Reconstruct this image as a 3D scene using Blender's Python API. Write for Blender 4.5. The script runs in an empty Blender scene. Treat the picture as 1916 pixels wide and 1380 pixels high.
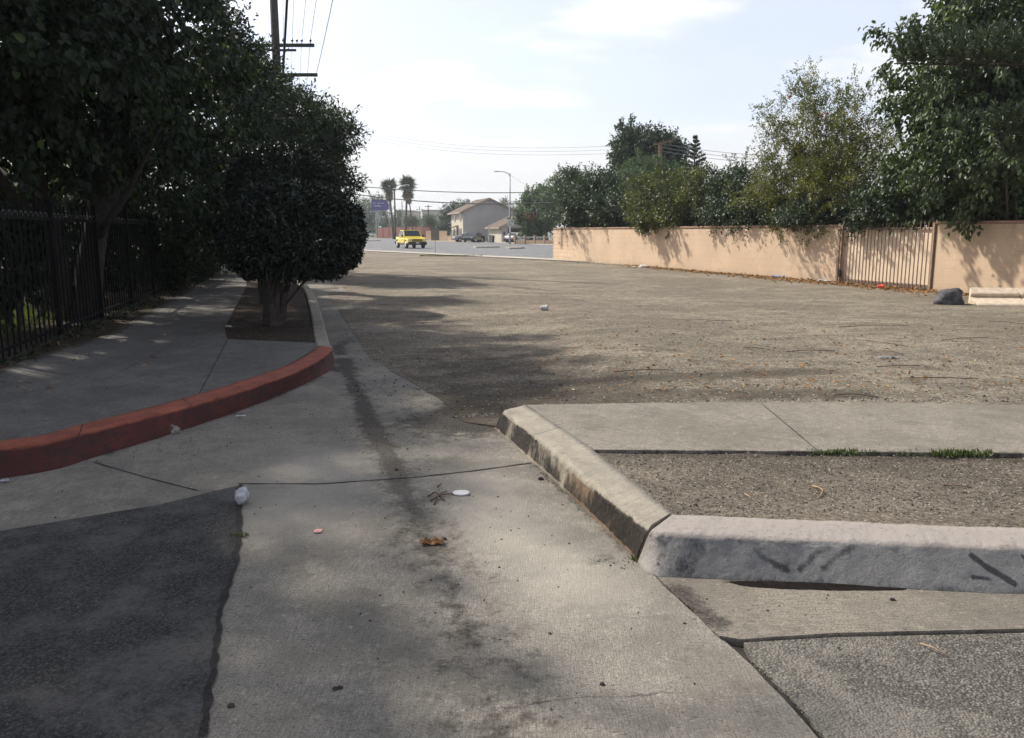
import bpy, bmesh, math, random
import numpy as np
from mathutils import Vector, noise
from mathutils.geometry import tessellate_polygon
R = math.radians
# ------------------------------------------------------------------ camera / light
H = 1.55; F = 1520.0; TH = math.atan((690 - 433) / F)
SUN_AZ = R(55)      # left of straight ahead
SUN_EL = R(44)
SUN_E = 5.0
SKY_S = 0.10
EXPO = 0.25
sc = bpy.context.scene
col = sc.collection
cd = bpy.data.cameras.new('camera'); cam = bpy.data.objects.new('camera', cd); col.objects.link(cam)
cam.location = (0, 0, H); cam.rotation_euler = (R(90) - TH, 0, 0)
cd.sensor_width = 36; cd.lens = 36 * F / 1916; cd.clip_start = 0.05; cd.clip_end = 3000
sc.camera = cam
sc.view_settings.view_transform = 'Standard'; sc.view_settings.look = 'None'
sc.view_settings.exposure = EXPO; sc.view_settings.gamma = 1
SD = Vector((-math.sin(SUN_AZ) * math.cos(SUN_EL), math.cos(SUN_AZ) * math.cos(SUN_EL), math.sin(SUN_EL)))
ld = bpy.data.lights.new('sun', 'SUN'); ld.energy = SUN_E; ld.angle = R(1.6); ld.color = (1, .93, .82)
lo = bpy.data.objects.new('sun', ld); col.objects.link(lo); lo.rotation_euler = SD.to_track_quat('Z', 'Y').to_euler()

class NT:
    def __init__(s, tree): s.t = tree; s.n = tree.nodes; s.l = tree.links
    def __call__(s, typ, **kw):
        nd = s.n.new(typ)
        for k, v in kw.items():
            if k.startswith('i_'):
                key = k[2:]; key = int(key) if key.isdigit() else key.replace('_', ' ')
                s.set(nd, key, v)
            else: setattr(nd, k, v)
        return nd
    def set(s, nd, key, v):
        if isinstance(v, bpy.types.NodeSocket): s.l.new(v, nd.inputs[key])
        elif isinstance(v, bpy.types.Node): s.l.new(v.outputs[0], nd.inputs[key])
        else:
            if isinstance(v, (tuple, list)) and len(v) == 3 and nd.inputs[key].type == 'RGBA': v = (*v, 1)
            nd.inputs[key].default_value = v
    def math(s, op, a, b=0.0, clamp=False):
        nd = s.n.new('ShaderNodeMath'); nd.operation = op; nd.use_clamp = clamp; s.set(nd, 0, a); s.set(nd, 1, b); return nd.outputs[0]
    def mix(s, f, a, b, bt='MIX'):
        nd = s.n.new('ShaderNodeMix'); nd.data_type = 'RGBA'; nd.blend_type = bt
        s.set(nd, 0, f); s.set(nd, 6, a); s.set(nd, 7, b); return nd.outputs[2]
    def ramp(s, f, lo, hi, a=0.0, b=1.0):
        nd = s.n.new('ShaderNodeMapRange'); nd.interpolation_type = 'SMOOTHSTEP'
        s.set(nd, 0, f); s.set(nd, 1, lo); s.set(nd, 2, hi); s.set(nd, 3, a); s.set(nd, 4, b); return nd.outputs[0]
    def noise(s, vec, scale, detail=4, rough=.55):
        nd = s.n.new('ShaderNodeTexNoise'); s.set(nd, 'Vector', vec); s.set(nd, 'Scale', scale); s.set(nd, 'Detail', detail); s.set(nd, 'Roughness', rough); return nd.outputs[0]
    def vor(s, vec, scale, out=0, feature='F1'):
        nd = s.n.new('ShaderNodeTexVoronoi'); nd.feature = feature; s.set(nd, 'Vector', vec); s.set(nd, 'Scale', scale); return nd.outputs[out]
    def scale(s, vec, v):
        nd = s.n.new('ShaderNodeMapping'); s.set(nd, 'Vector', vec); nd.inputs['Scale'].default_value = v; return nd.outputs[0]

w = bpy.data.worlds.new('World'); sc.world = w; w.use_nodes = True
g = NT(w.node_tree); w.node_tree.nodes.clear()
sky = g('ShaderNodeTexSky', sky_type='NISHITA', sun_disc=False, sun_elevation=SUN_EL, sun_rotation=-SUN_AZ, air_density=1.0, dust_density=1.2, ozone_density=1.0)
tc = g('ShaderNodeTexCoord'); gen = tc.outputs['Generated']
sep = g('ShaderNodeSeparateXYZ', i_0=gen)
den = g.math('ADD', g.math('ABSOLUTE', sep.outputs[2]), .13)
cmb = g('ShaderNodeCombineXYZ', i_0=g.math('DIVIDE', sep.outputs[0], den), i_1=g.math('DIVIDE', sep.outputs[1], den))
n1 = g.noise(g.scale(cmb.outputs[0], (0.8, 1.0, 1)), 1.1, 6, .5)
cv = g.ramp(n1, .36, .64)                                    # thin broken overcast
dt = g('ShaderNodeVectorMath', operation='DOT_PRODUCT', i_0=gen, i_1=tuple(SD)).outputs['Value']
glow = g.math('POWER', g.math('MAXIMUM', dt, 0.0), 3.0)
lowz = g.ramp(sep.outputs[2], 0.0, .25, -.9, 1.0)
n2 = g.noise(cmb.outputs[0], 2.2, 5, .5)
cb = g.math('ADD', g.math('ADD', g.math('MULTIPLY', lowz, .7), g.math('MULTIPLY', n2, 1.6)), 7.5)
cb = g.math('ADD', cb, g.math('MULTIPLY', glow, 4.5))
cb = g.math('MULTIPLY', cb, g.ramp(sep.outputs[2], .30, .65, 1.0, .50))  # clouds dimmed high above the view to weaken the ambient light
ccol = g('ShaderNodeCombineColor', i_0=g.math('MULTIPLY', cb, .99), i_1=g.math('MULTIPLY', cb, .99), i_2=g.math('MULTIPLY', cb, 1.0))
lowm = g.ramp(sep.outputs[2], .06, .20, 1.0, 0.0)
cov = g.math('MAXIMUM', g.math('MAXIMUM', g.math('MULTIPLY', cv, 1.0), g.math('MULTIPLY', lowm, .96)), g.math('MULTIPLY', glow, 1.6), True)
cov = g.math('MAXIMUM', cov, g.ramp(sep.outputs[2], .26, .5, .50, .66))
high = g.ramp(sep.outputs[2], .30, .60, 1.0, .75)      # cover cut overhead, out of view, to lower the ambient light
cov = g.math('MULTIPLY', cov, g.math('MAXIMUM', high, g.math('MULTIPLY', glow, .8)), True)
skc = g.mix(1.0, sky.outputs[0], (1.62, 1.52, 1.66, 1), 'MULTIPLY')
fin = g.mix(cov, skc, ccol)
bg = g('ShaderNodeBackground', i_Color=fin, i_Strength=SKY_S)
out = g('ShaderNodeOutputWorld', i_Surface=bg)

# ------------------------------------------------------------------ helpers
def P(x, y, z=0.0):
    dx = (x - 958) / F; dy = -(y - 690) / F
    vy = math.cos(TH) + dy * math.sin(TH); vz = -math.sin(TH) + dy * math.cos(TH)
    t = (z - H) / vz
    return (dx * t, vy * t)
def V(x, y, d):
    dx = (x - 958) / F; dy = -(y - 690) / F
    vy = math.cos(TH) + dy * math.sin(TH); vz = -math.sin(TH) + dy * math.cos(TH)
    t = d / vy
    return (dx * t, d, H + vz * t)
def tag(o, label=None, cat=None, group=None, kind=None):
    if label: o['label'] = label
    if cat: o['category'] = cat
    if group: o['group'] = group
    if kind: o['kind'] = kind
    return o
def thing(name, label, cat, loc=(0, 0, 0), rz=0, group=None):
    o = bpy.data.objects.new(name, None); col.objects.link(o); o.location = loc; o.rotation_euler = (0, 0, rz)
    o.empty_display_size = .2
    return tag(o, label, cat, group)
def copy_tree(o, parent=None):
    c = o.copy(); col.objects.link(c); c.parent = parent
    for ch in o.children: copy_tree(ch, c)
    return c
class MB:
    def __init__(s): s.v = []; s.f = []; s.m = []
    def add(s, vs, fs, m=0):
        b = len(s.v); s.v += [tuple(p) for p in vs]; s.f += [tuple(i + b for i in q) for q in fs]; s.m += [m] * len(fs); return s
    def box(s, x0, x1, y0, y1, z0, z1, m=0):
        vs = [(x, y, z) for z in (z0, z1) for y in (y0, y1) for x in (x0, x1)]
        return s.add(vs, [(0, 2, 3, 1), (4, 5, 7, 6), (0, 1, 5, 4), (2, 6, 7, 3), (0, 4, 6, 2), (1, 3, 7, 5)], m)
    def bar(s, a, b, w, h=None, m=0, up=(0, 0, 1)):
        h = h or w; a = Vector(a); b = Vector(b); d = (b - a).normalized(); u = Vector(up)
        if abs(d.dot(u)) > .99: u = Vector((0, 1, 0))
        sd = d.cross(u).normalized(); u = sd.cross(d)
        vs = [p + sd * (i * w / 2) + u * (j * h / 2) for p in (a, b) for (i, j) in ((-1, -1), (1, -1), (1, 1), (-1, 1))]
        return s.add(vs, [(3, 2, 1, 0), (4, 5, 6, 7), (0, 1, 5, 4), (1, 2, 6, 5), (2, 3, 7, 6), (3, 0, 4, 7)], m)
    def tube(s, pts, rad, n=8, m=0, cap=True):
        pts = [Vector(p) for p in pts]; k = len(pts)
        if not isinstance(rad, (list, tuple)): rad = [rad] * k
        vs = []; u = None
        for i, p in enumerate(pts):
            d = (pts[min(i + 1, k - 1)] - pts[max(i - 1, 0)]).normalized()
            if u is None: u = d.orthogonal().normalized()
            else: u = (u - d * u.dot(d)).normalized()
            w_ = d.cross(u)
            for j in range(n):
                a = 2 * math.pi * j / n; vs.append(p + (u * math.cos(a) + w_ * math.sin(a)) * rad[i])
        fs = [(i * n + j, i * n + (j + 1) % n, (i + 1) * n + (j + 1) % n, (i + 1) * n + j) for i in range(k - 1) for j in range(n)]
        if cap: fs += [tuple(reversed(range(n))), tuple(range((k - 1) * n, k * n))]
        return s.add(vs, fs, m)
    def prism(s, poly, axis, a, b, m=0):     # poly: 2-D outline, extruded along axis from a to b
        def mk(p, t):
            return (t, p[0], p[1]) if axis == 0 else (p[0], t, p[1]) if axis == 1 else (p[0], p[1], t)
        n = len(poly)
        return s.add([mk(p, a) for p in poly] + [mk(p, b) for p in poly],
                     [tuple(range(n)), tuple(reversed(range(n, 2 * n)))] + [(i, i + n, (i + 1) % n + n, (i + 1) % n) for i in range(n)], m)
    def build(s, name, mats, parent=None, smooth=False, bevel=0, loc=None):
        me = bpy.data.meshes.new(name); me.from_pydata(s.v, [], s.f); me.validate()
        if not isinstance(mats, (list, tuple)): mats = [mats]
        for m in mats: me.materials.append(m)
        if len(mats) > 1 and len(me.polygons) == len(s.m): me.polygons.foreach_set('material_index', s.m)
        bm = bmesh.new(); bm.from_mesh(me); bmesh.ops.recalc_face_normals(bm, faces=bm.faces)
        if bevel: bmesh.ops.bevel(bm, geom=[e for e in bm.edges if len(e.link_faces) == 2 and e.calc_face_angle(0) > .5], offset=bevel, segments=2, affect='EDGES', clamp_overlap=True)
        bm.to_mesh(me); bm.free()
        if smooth: me.polygons.foreach_set('use_smooth', [True] * len(me.polygons))
        o = bpy.data.objects.new(name, me); col.objects.link(o); o.parent = parent
        if loc is not None: o.location = loc
        return o
def curve_smooth(pts, n):
    # Catmull-Rom resample of a 2-D/3-D polyline to n points, uniform in length
    p = [np.array(q, float) for q in pts]; p = [2 * p[0] - p[1]] + p + [2 * p[-1] - p[-2]]
    o = []
    for i in range(1, len(p) - 2):
        for t in np.linspace(0, 1, 24, endpoint=False):
            a, b, c, d = p[i - 1:i + 3]
            o.append(.5 * ((2 * b) + (-a + c) * t + (2 * a - 5 * b + 4 * c - d) * t * t + (-a + 3 * b - 3 * c + d) * t ** 3))
    o.append(p[-2]); o = np.array(o); L = np.r_[0, np.cumsum(np.linalg.norm(np.diff(o, axis=0), axis=1))]
    tt = np.linspace(0, L[-1], n); return np.stack([np.interp(tt, L, o[:, k]) for k in range(o.shape[1])], 1)
def jag(pts, step, amp, seed=0):
    # subdivide a 2-D polyline and roughen it
    o = []; s = seed * 13.7
    for a, b in zip(pts[:-1], pts[1:]):
        L = math.dist(a, b); n = max(1, int(L / step)); nx, ny = -(b[1] - a[1]) / L, (b[0] - a[0]) / L
        for i in range(n):
            t = i / n; x = a[0] + (b[0] - a[0]) * t; y = a[1] + (b[1] - a[1]) * t
            q = amp * (noise.noise(Vector((x * 2.2, y * 2.2, s))) * 1.3 + noise.noise(Vector((x * 11, y * 11, s))) * .7 + noise.noise(Vector((x * 37, y * 37, s))) * .35) if i else 0
            o.append((x + nx * q, y + ny * q))
    o.append(pts[-1]); return o
def polyd(x, y, pl):
    # distance of points to a polyline (numpy)
    d = np.full(x.shape, 1e9)
    for a, b in zip(pl[:-1], pl[1:]):
        ax, ay = a; bx, by = b; vx, vy = bx - ax, by - ay; L = vx * vx + vy * vy + 1e-12
        t = np.clip(((x - ax) * vx + (y - ay) * vy) / L, 0, 1)
        d = np.minimum(d, np.hypot(x - ax - t * vx, y - ay - t * vy))
    return d
def sheet(name, pts, zf, mat, cell=.25, grid=None, skirt=.06, attr=None, parent=None):
    # flat polygon cut into a grid; zf(x, y) gives its height; edges get a skirt
    bm = bmesh.new(); bv = [bm.verts.new((p[0], p[1], 0)) for p in pts]
    for t_ in tessellate_polygon([[Vector((p[0], p[1], 0)) for p in pts]]):
        if len(set(t_)) == 3: bm.faces.new([bv[i] for i in t_])
    xs = [p[0] for p in pts]; ys = [p[1] for p in pts]; gx0, gx1, gy0, gy1 = grid or (min(xs), max(xs), min(ys), max(ys))
    if cell:
        for ax, lo_, hi_ in ((0, max(gx0, min(xs)), min(gx1, max(xs))), (1, max(gy0, min(ys)), min(gy1, max(ys)))):
            k = lo_ + cell * .5
            while k < hi_:
                co = [0, 0, 0]; no = [0, 0, 0]; co[ax] = k; no[ax] = 1
                bmesh.ops.bisect_plane(bm, geom=bm.verts[:] + bm.edges[:] + bm.faces[:], plane_co=co, plane_no=no)
                k += cell
    for v in bm.verts: v.co.z = zf(v.co.x, v.co.y) if callable(zf) else zf
    if skirt:
        be = [e for e in bm.edges if len(e.link_faces) == 1]
        r = bmesh.ops.extrude_edge_only(bm, edges=be)
        for v in r['geom']:
            if isinstance(v, bmesh.types.BMVert): v.co.z -= skirt
    bmesh.ops.recalc_face_normals(bm, faces=bm.faces)
    me = bpy.data.meshes.new(name); bm.to_mesh(me); bm.free(); me.materials.append(mat)
    n = len(me.vertices); co = np.empty(n * 3, np.float32); me.vertices.foreach_get('co', co); co = co.reshape(-1, 3)
    up = sum(p.normal.z for p in me.polygons)
    if up < 0: me.flip_normals()
    for k, fn in (attr or {}).items():
        a = me.attributes.new(k, 'FLOAT', 'POINT'); a.data.foreach_set('value', fn(co[:, 0], co[:, 1]).astype(np.float32))
    o = bpy.data.objects.new(name, me); col.objects.link(o); o.parent = parent
    return tag(o, kind=None if parent else 'structure')
def sst(x, a, b):
    t = np.clip((x - a) / (b - a), 0, 1); return t * t * (3 - 2 * t)

# ------------------------------------------------------------------ materials
def newmat(name):
    m = bpy.data.materials.new(name); m.use_nodes = True; m.node_tree.nodes.clear(); return m, NT(m.node_tree)
def fin_mat(m, g, colr, rough=.8, bump=None, bs=.3, bd=.01, spec=.3, metal=0, trans=None, coat=0):
    b = g('ShaderNodeBsdfPrincipled'); g.set(b, 'Base Color', colr); g.set(b, 'Roughness', rough); g.set(b, 'Specular IOR Level', spec); g.set(b, 'Metallic', metal); g.set(b, 'Coat Weight', coat)
    if bump is not None:
        bn = g('ShaderNodeBump'); g.set(bn, 'Height', bump); bn.inputs['Strength'].default_value = bs; bn.inputs['Distance'].default_value = bd; g.set(b, 'Normal', bn.outputs[0])
    sh = b.outputs[0]
    if trans:
        t = g('ShaderNodeBsdfTranslucent'); g.set(t, 'Color', trans[1]); mx = g('ShaderNodeMixShader'); g.set(mx, 0, trans[0]); g.set(mx, 1, sh); g.set(mx, 2, t.outputs[0]); sh = mx.outputs[0]
    o = g('ShaderNodeOutputMaterial'); g.set(o, 'Surface', sh); return m
def simple(name, c, rough=.6, var=.12, sc_=6, bs=.1, metal=0, spec=.4, coat=0):
    m, g = newmat(name); v = g('ShaderNodeTexCoord').outputs['Object']
    n = g.noise(v, sc_, 5, .6); f = g.ramp(n, .3, .7)
    cc = g.mix(f, tuple(x * (1 - var) for x in c), tuple(min(1, x * (1 + var)) for x in c))
    return fin_mat(m, g, cc, rough, g.noise(v, sc_ * 8, 3), bs, .01, spec, metal, coat=coat)

def concrete(name, base, dark, specks=True, dirtcol=(.045, .04, .034), stretch=(1, 1, 1), rot=0, attr=True):
    m, g = newmat(name); v = g('ShaderNodeTexCoord').outputs['Object']
    mul = lambda t, k: tuple(x * k for x in t)
    fine = g.noise(v, 110, 2, .6)
    c = g.mix(g.ramp(g.noise(v, 1.1, 8, .72), .40, .60), dark, base)
    c = g.mix(g.math('MULTIPLY', g.ramp(g.noise(v, 3.6, 8, .78), .50, .62), .5), c, mul(dark, .62))
    c = g.mix(g.math('MULTIPLY', g.ramp(g.noise(v, 8.5, 7, .75), .54, .64), .45), c, mul(base, 1.35))
    # broom marks
    mp = g('ShaderNodeMapping'); g.set(mp, 'Vector', v); mp.inputs['Rotation'].default_value = (0, 0, rot); mp.inputs['Scale'].default_value = stretch
    br = g.noise(mp.outputs[0], 34, 3, .65)
    c = g.mix(g.math('MULTIPLY', g.ramp(br, .44, .60), .42), c, mul(dark, .58))
    # sand grain, pits, scuffs
    c = g.mix(g.math('MULTIPLY', g.ramp(fine, .44, .58), .55), c, mul(dark, .60))
    c = g.mix(g.math('MULTIPLY', g.ramp(g.noise(g.scale(v, (.7, 1.8, 1)), 38, 5, .8), .575, .61), .75), c, mul(dark, .33))
    c = g.mix(g.math('MULTIPLY', g.ramp(g.noise(v, 21, 6, .8), .60, .64), .5), c, mul(base, 1.5))
    vd = g.vor(v, 24); sel = g.ramp(g.noise(v, 4, 3), .50, .56)
    c = g.mix(g.math('MULTIPLY', g.math('MULTIPLY', g.ramp(vd, .05, .10, 1, 0), sel), .9), c, mul(dark, .25))
    h = g.math('ADD', g.math('MULTIPLY', fine, .7), g.math('MULTIPLY', br, .8))
    if attr:
        a = g('ShaderNodeAttribute', attribute_name='dirt').outputs['Fac']
        nn = g.noise(v, 9, 9, .82)
        da = g.ramp(g.math('ADD', a, g.math('MULTIPLY', g.math('SUBTRACT', nn, .5), 2.2)), .28, .72)
        da = g.math('MULTIPLY', da, g.ramp(a, 0.0, .18))
        c = g.mix(g.math('MULTIPLY', da, .9), c, g.mix(g.ramp(g.noise(v, 55, 3), .4, .6), mul(dirtcol, .6), mul(dirtcol, 2.1)))
        cr = g('ShaderNodeAttribute', attribute_name='pale_zone').outputs['Fac']
        c = g.mix(g.math('MULTIPLY', cr, .4), c, mul(base, 1.5))
        h = g.math('ADD', h, g.math('MULTIPLY', da, 1.2))
    return fin_mat(m, g, c, .9, h, .6, .008, .2)

def asphalt(name, base, lightc, agg=.5, sc_=85, wear=.35):
    m, g = newmat(name); v = g('ShaderNodeTexCoord').outputs['Object']
    vo = g('ShaderNodeTexVoronoi', i_Vector=v, i_Scale=float(sc_)); cell = vo.outputs['Color']; d = vo.outputs['Distance']
    sp = g('ShaderNodeSeparateColor', i_0=cell)
    c = g.mix(g.ramp(sp.outputs[0], .15, 1.0), base, lightc)
    c = g.mix(g.math('MULTIPLY', g.ramp(sp.outputs[1], .80, .84), agg), c, tuple(min(.5, x * 2.6) for x in lightc))
    c = g.mix(g.ramp(d, .25, .75, 0, .75), c, tuple(x * .3 for x in base)); c = g.mix(g.math('MULTIPLY', g.ramp(g.noise(v, 3.2, 7, .7), .5, .68), wear), c, tuple(x * 1.25 for x in lightc))
    big = g.noise(v, 1.3, 8, .75)
    c = g.mix(g.math('MULTIPLY', g.ramp(big, .46, .62), wear), c, tuple(x * 1.5 for x in lightc)); c = g.mix(g.math('MULTIPLY', g.ramp(g.noise(v, 36, 5, .8), .5, .62), .5), c, tuple(x * .55 for x in base)); c = g.mix(g.math('MULTIPLY', g.ramp(g.noise(v, 52, 4, .8), .58, .64), .5), c, tuple(x * 2.2 for x in lightc))
    c = g.mix(g.math('MULTIPLY', g.ramp(g.noise(v, 14, 6, .75), .58, .7), wear * .8), c, tuple(x * 1.5 for x in lightc))
    h = g.math('SUBTRACT', g.math('MULTIPLY', g.noise(v, 40, 3), .6), g.math('MULTIPLY', d, .8))
    return fin_mat(m, g, c, .85, h, .7, .012, .3)

def gravel(name, dirt1, dirt2, stone=(.42, .39, .35), sc_=70):
    m, g = newmat(name); v = g('ShaderNodeTexCoord').outputs['Object']; mul = lambda t, k: tuple(x * k for x in t)
    big = g.noise(v, .30, 8, .72); med = g.noise(v, 2.3, 9, .8); fi = g.noise(v, 26, 6, .8)
    c = g.mix(g.ramp(big, .42, .60), dirt1, dirt2)
    c = g.mix(g.ramp(med, .45, .62, 0, .75), c, mul(dirt1, .55))
    c = g.mix(g.ramp(g.noise(g.scale(v, (.35, 1.5, 1)), 3.2, 7, .75), .53, .64, 0, .55), c, mul(dirt2, 1.30))
    c = g.mix(g.ramp(g.noise(g.scale(v, (.45, 1.3, 1)), .9, 7, .75), .50, .62, 0, .6), c, mul(dirt1, .62)); c = g.mix(g.ramp(g.noise(g.scale(v, (.3, 1.2, 1)), 6.5, 6, .8), .54, .62, 0, .5), c, mul(dirt1, .5))
    c = g.mix(g.ramp(fi, .42, .60, 0, .8), c, mul(dirt1, .50))
    for scl, lo_, sz, amt in ((sc_, .55, .40, 1), (sc_ * .45, .72, .34, 1), (sc_ * .2, .86, .22, .9)):
        vo = g('ShaderNodeTexVoronoi', i_Vector=v, i_Scale=float(scl)); sp = g('ShaderNodeSeparateColor', i_0=vo.outputs['Color']); d = vo.outputs['Distance']
        st = g.math('MULTIPLY', g.math('MULTIPLY', g.ramp(sp.outputs[0], lo_, lo_ + .03), g.ramp(d, sz, sz + .08, 1, 0)), amt)
        c = g.mix(st, c, g.mix(g.ramp(sp.outputs[1], .25, .95), mul(stone, .13), mul(stone, 1.05)))
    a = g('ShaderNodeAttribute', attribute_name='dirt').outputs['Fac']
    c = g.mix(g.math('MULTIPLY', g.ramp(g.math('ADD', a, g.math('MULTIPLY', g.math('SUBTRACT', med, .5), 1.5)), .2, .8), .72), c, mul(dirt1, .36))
    h = g.math('ADD', g.math('MULTIPLY', st, .8), g.math('ADD', fi, g.math('MULTIPLY', med, 1.6)))
    return fin_mat(m, g, c, .95, h, .9, .025, .15)

def leafmat(name, a, b, c3=None, rough=.42, tr=.22, spec=.5):
    m, g = newmat(name)
    at = g('ShaderNodeAttribute', attribute_name='v').outputs['Fac']
    cc = g.mix(g.ramp(at, 0.0, .85), a, b)
    if c3: cc = g.mix(g.ramp(at, .86, 1.0), cc, c3)
    tcol = g.mix(1.0, cc, (1.6, 1.9, .7, 1), 'MULTIPLY')
    return fin_mat(m, g, cc, rough, spec=spec, trans=(tr, tcol))

M = {}
M['apron'] = concrete('apron_concrete', (.325, .30, .255), (.215, .20, .17), stretch=(5, .35, 1), rot=R(-14))
M['walk'] = concrete('sidewalk_concrete', (.20, .19, .175), (.135, .13, .12), stretch=(.4, 4, 1), rot=R(10))
M['slab'] = concrete('slab_concrete', (.30, .275, .23), (.22, .20, .165), stretch=(.5, 5, 1))
M['gutter'] = concrete('gutter_concrete', (.29, .262, .215), (.20, .18, .15), stretch=(.3, 5, 1))
M['pan'] = concrete('pan_concrete', (.30, .275, .235), (.19, .17, .145), stretch=(4, .5, 1))
M['asphalt'] = asphalt('street_asphalt', (.034, .033, .0325), (.074, .072, .068), .35, 100, .7)
M['asphalt_r'] = asphalt('worn_asphalt', (.10, .094, .08), (.175, .163, .138), .3, 100, .5)
M['mainroad'] = asphalt('main_road_asphalt', (.17, .172, .18), (.235, .238, .245), .2, 12, .35)
M['gravel'] = gravel('lot_gravel', (.225, .19, .142), (.40, .342, .26), (.46, .43, .37), 82)
M['soil'] = gravel('bed_gravel', (.175, .15, .115), (.29, .25, .195), (.40, .33, .28), sc_=120)
M['darksoil'] = gravel('planter_soil', (.055, .038, .028), (.085, .062, .045), (.2, .17, .13), 60)
M['far'] = gravel('far_ground', (.24, .215, .175), (.31, .285, .235), sc_=8)
M['hole'] = simple('joint_dirt', (.028, .025, .022), .95, .4, 20)
M['grey'] = simple('galvanised_grey', (.30, .31, .32), .5, .15, 8, metal=.3)
M['iron'] = simple('black_iron', (.006, .006, .007), .75, .3, 12, spec=.15)
M['rust'] = simple('rusty_brown_paint', (.27, .19, .14), .6, .35, 25)
M['wood'] = simple('pole_wood', (.045, .039, .037), .9, .3, 5, .5)
M['brownwood'] = simple('brown_pole_wood', (.20, .115, .07), .9, .25, 5)
M['bark'] = simple('bark', (.10, .085, .068), .95, .35, 14, .9)
M['darkbark'] = simple('dark_bark', (.05, .042, .035), .95, .35, 14, .9)
M['wire'] = simple('wire_black', (.02, .02, .022), .6, .1, 3)
M['insul'] = simple('brown_porcelain', (.03, .022, .02), .3, .1, 3)
M['white'] = simple('white_paint', (.72, .72, .70), .5, .06, 4)
M['black'] = simple('black_plastic', (.018, .018, .02), .45, .2, 5)
M['rubber'] = simple('tyre_rubber', (.018, .018, .018), .85, .2, 9)
M['glass'] = simple('dark_glass', (.02, .026, .03), .12, .1, 1, 0, spec=.8)
M['chrome'] = simple('bright_rim', (.62, .62, .64), .3, .05, 5, metal=.6)
M['yellow'] = simple('yellow_car_paint', (.78, .60, .03), .35, .03, 1, 0, coat=.6)
M['carwhite'] = simple('white_car_paint', (.72, .73, .72), .35, .03, 1, 0, coat=.5)
M['cardark'] = simple('dark_car_paint', (.035, .038, .045), .35, .1, 1, 0, coat=.5)
M['carsilver'] = simple('silver_car_paint', (.30, .31, .33), .35, .1, 1, 0, coat=.5)
M['plate'] = simple('plate_white', (.6, .6, .62), .5, .05, 4)
M['stucco_shaded'] = simple('shaded_stucco', (.36, .35, .335), .95, .08, .6, .4)  # greyer copy of the stucco, shade of the gable walls in its colour
M['stucco_lit'] = simple('sunlit_stucco', (.50, .465, .37), .95, .06, .6, .4)  # brighter copy of the stucco, sunlight on the front walls in its colour
M['roof'] = simple('brown_shingles', (.13, .098, .078), .95, .25, 3, .6)
M['trim'] = simple('roof_trim', (.32, .27, .22), .8, .1, 2)
M['tanwall'] = simple('tan_block', (.60, .44, .30), .95, .08, 1.5, .4)
M['redwall'] = simple('red_brown_fence', (.19, .075, .06), .9, .15, 1.5, .4)
M['bldg'] = simple('far_cream_building', (.52, .50, .44), .9, .05, .2)
M['signgreen'] = simple('sign_green', (.02, .22, .18), .5, .05, 2)
M['signpurple'] = simple('billboard_purple', (.06, .05, .22), .6, .15, .7)
M['signink'] = simple('sign_ink', (.10, .14, .14), .6, .05, 2)
M['board'] = simple('brown_board', (.20, .165, .14), .8, .1, 2)
M['binblue'] = simple('bin_green', (.03, .09, .08), .5, .1, 2)
M['binblk'] = simple('bin_charcoal', (.04, .045, .05), .5, .1, 2)
M['rock'] = simple('grey_rock', (.085, .085, .09), .8, .5, 7, 1.0)
M['cup'] = simple('crumpled_white_plastic', (.46, .47, .50), .35, .25, 22, .6)
M['brownpaper'] = simple('brown_paper', (.30, .15, .06), .7, .5, 30, .5)
M['pink'] = simple('pink_paper', (.75, .38, .32), .7, .15, 60)
M['bluelit'] = simple('blue_litter', (.10, .22, .55), .5, .4, 30)
M['palelit'] = simple('pale_blue_litter', (.45, .58, .66), .5, .2, 30)
M['redlit'] = simple('red_plastic', (.75, .06, .03), .4, .15, 9)
M['twig'] = simple('twig_brown', (.12, .07, .045), .9, .4, 20)
M['straw'] = simple('pale_twig', (.42, .28, .17), .9, .3, 20)
M['stone'] = simple('pebble', (.26, .24, .21), .9, .5, 30)
M['darkstone'] = simple('dark_crumb', (.045, .04, .036), .95, .4, 30)
M['glow'] = None
m, g = newmat('signal_green'); e = g('ShaderNodeEmission'); g.set(e, 'Color', (.25, 1, .75)); g.set(e, 'Strength', 2.0); o_ = g('ShaderNodeOutputMaterial'); g.set(o_, 'Surface', e.outputs[0]); M['glow'] = m

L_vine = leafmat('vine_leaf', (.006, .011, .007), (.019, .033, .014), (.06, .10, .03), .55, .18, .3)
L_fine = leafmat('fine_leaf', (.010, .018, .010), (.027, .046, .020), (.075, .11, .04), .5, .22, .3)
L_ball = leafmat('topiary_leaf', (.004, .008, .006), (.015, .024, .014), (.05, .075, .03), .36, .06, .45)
L_fig = leafmat('fig_leaf', (.026, .046, .019), (.078, .108, .042), (.15, .19, .09), .48, .18, .4)
L_pom = leafmat('pomegranate_leaf', (.048, .056, .014), (.135, .135, .032), (.28, .20, .05), .5, .28)
L_cit = leafmat('citrus_leaf', (.028, .042, .013), (.11, .12, .030), (.30, .28, .08), .45, .2, .4)
L_dark = leafmat('dark_evergreen_leaf', (.018, .033, .018), (.045, .072, .034), None, .5, .15)
L_far = leafmat('far_leaf', (.035, .06, .03), (.08, .12, .05), None, .6, .2)
L_olive = leafmat('olive_leaf', (.05, .065, .035), (.10, .12, .06), None, .6, .2)
L_palm = leafmat('palm_leaf', (.04, .06, .03), (.09, .11, .05), None, .5, .1)
L_skirt = leafmat('dead_frond', (.13, .10, .06), (.24, .19, .12), None, .8, .1)
L_red = leafmat('red_blossom', (.12, .05, .03), (.20, .07, .045), None, .6, .2)
L_dry = leafmat('dry_leaf', (.16, .075, .03), (.42, .22, .09), (.5, .36, .18), .8, .1)
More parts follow.
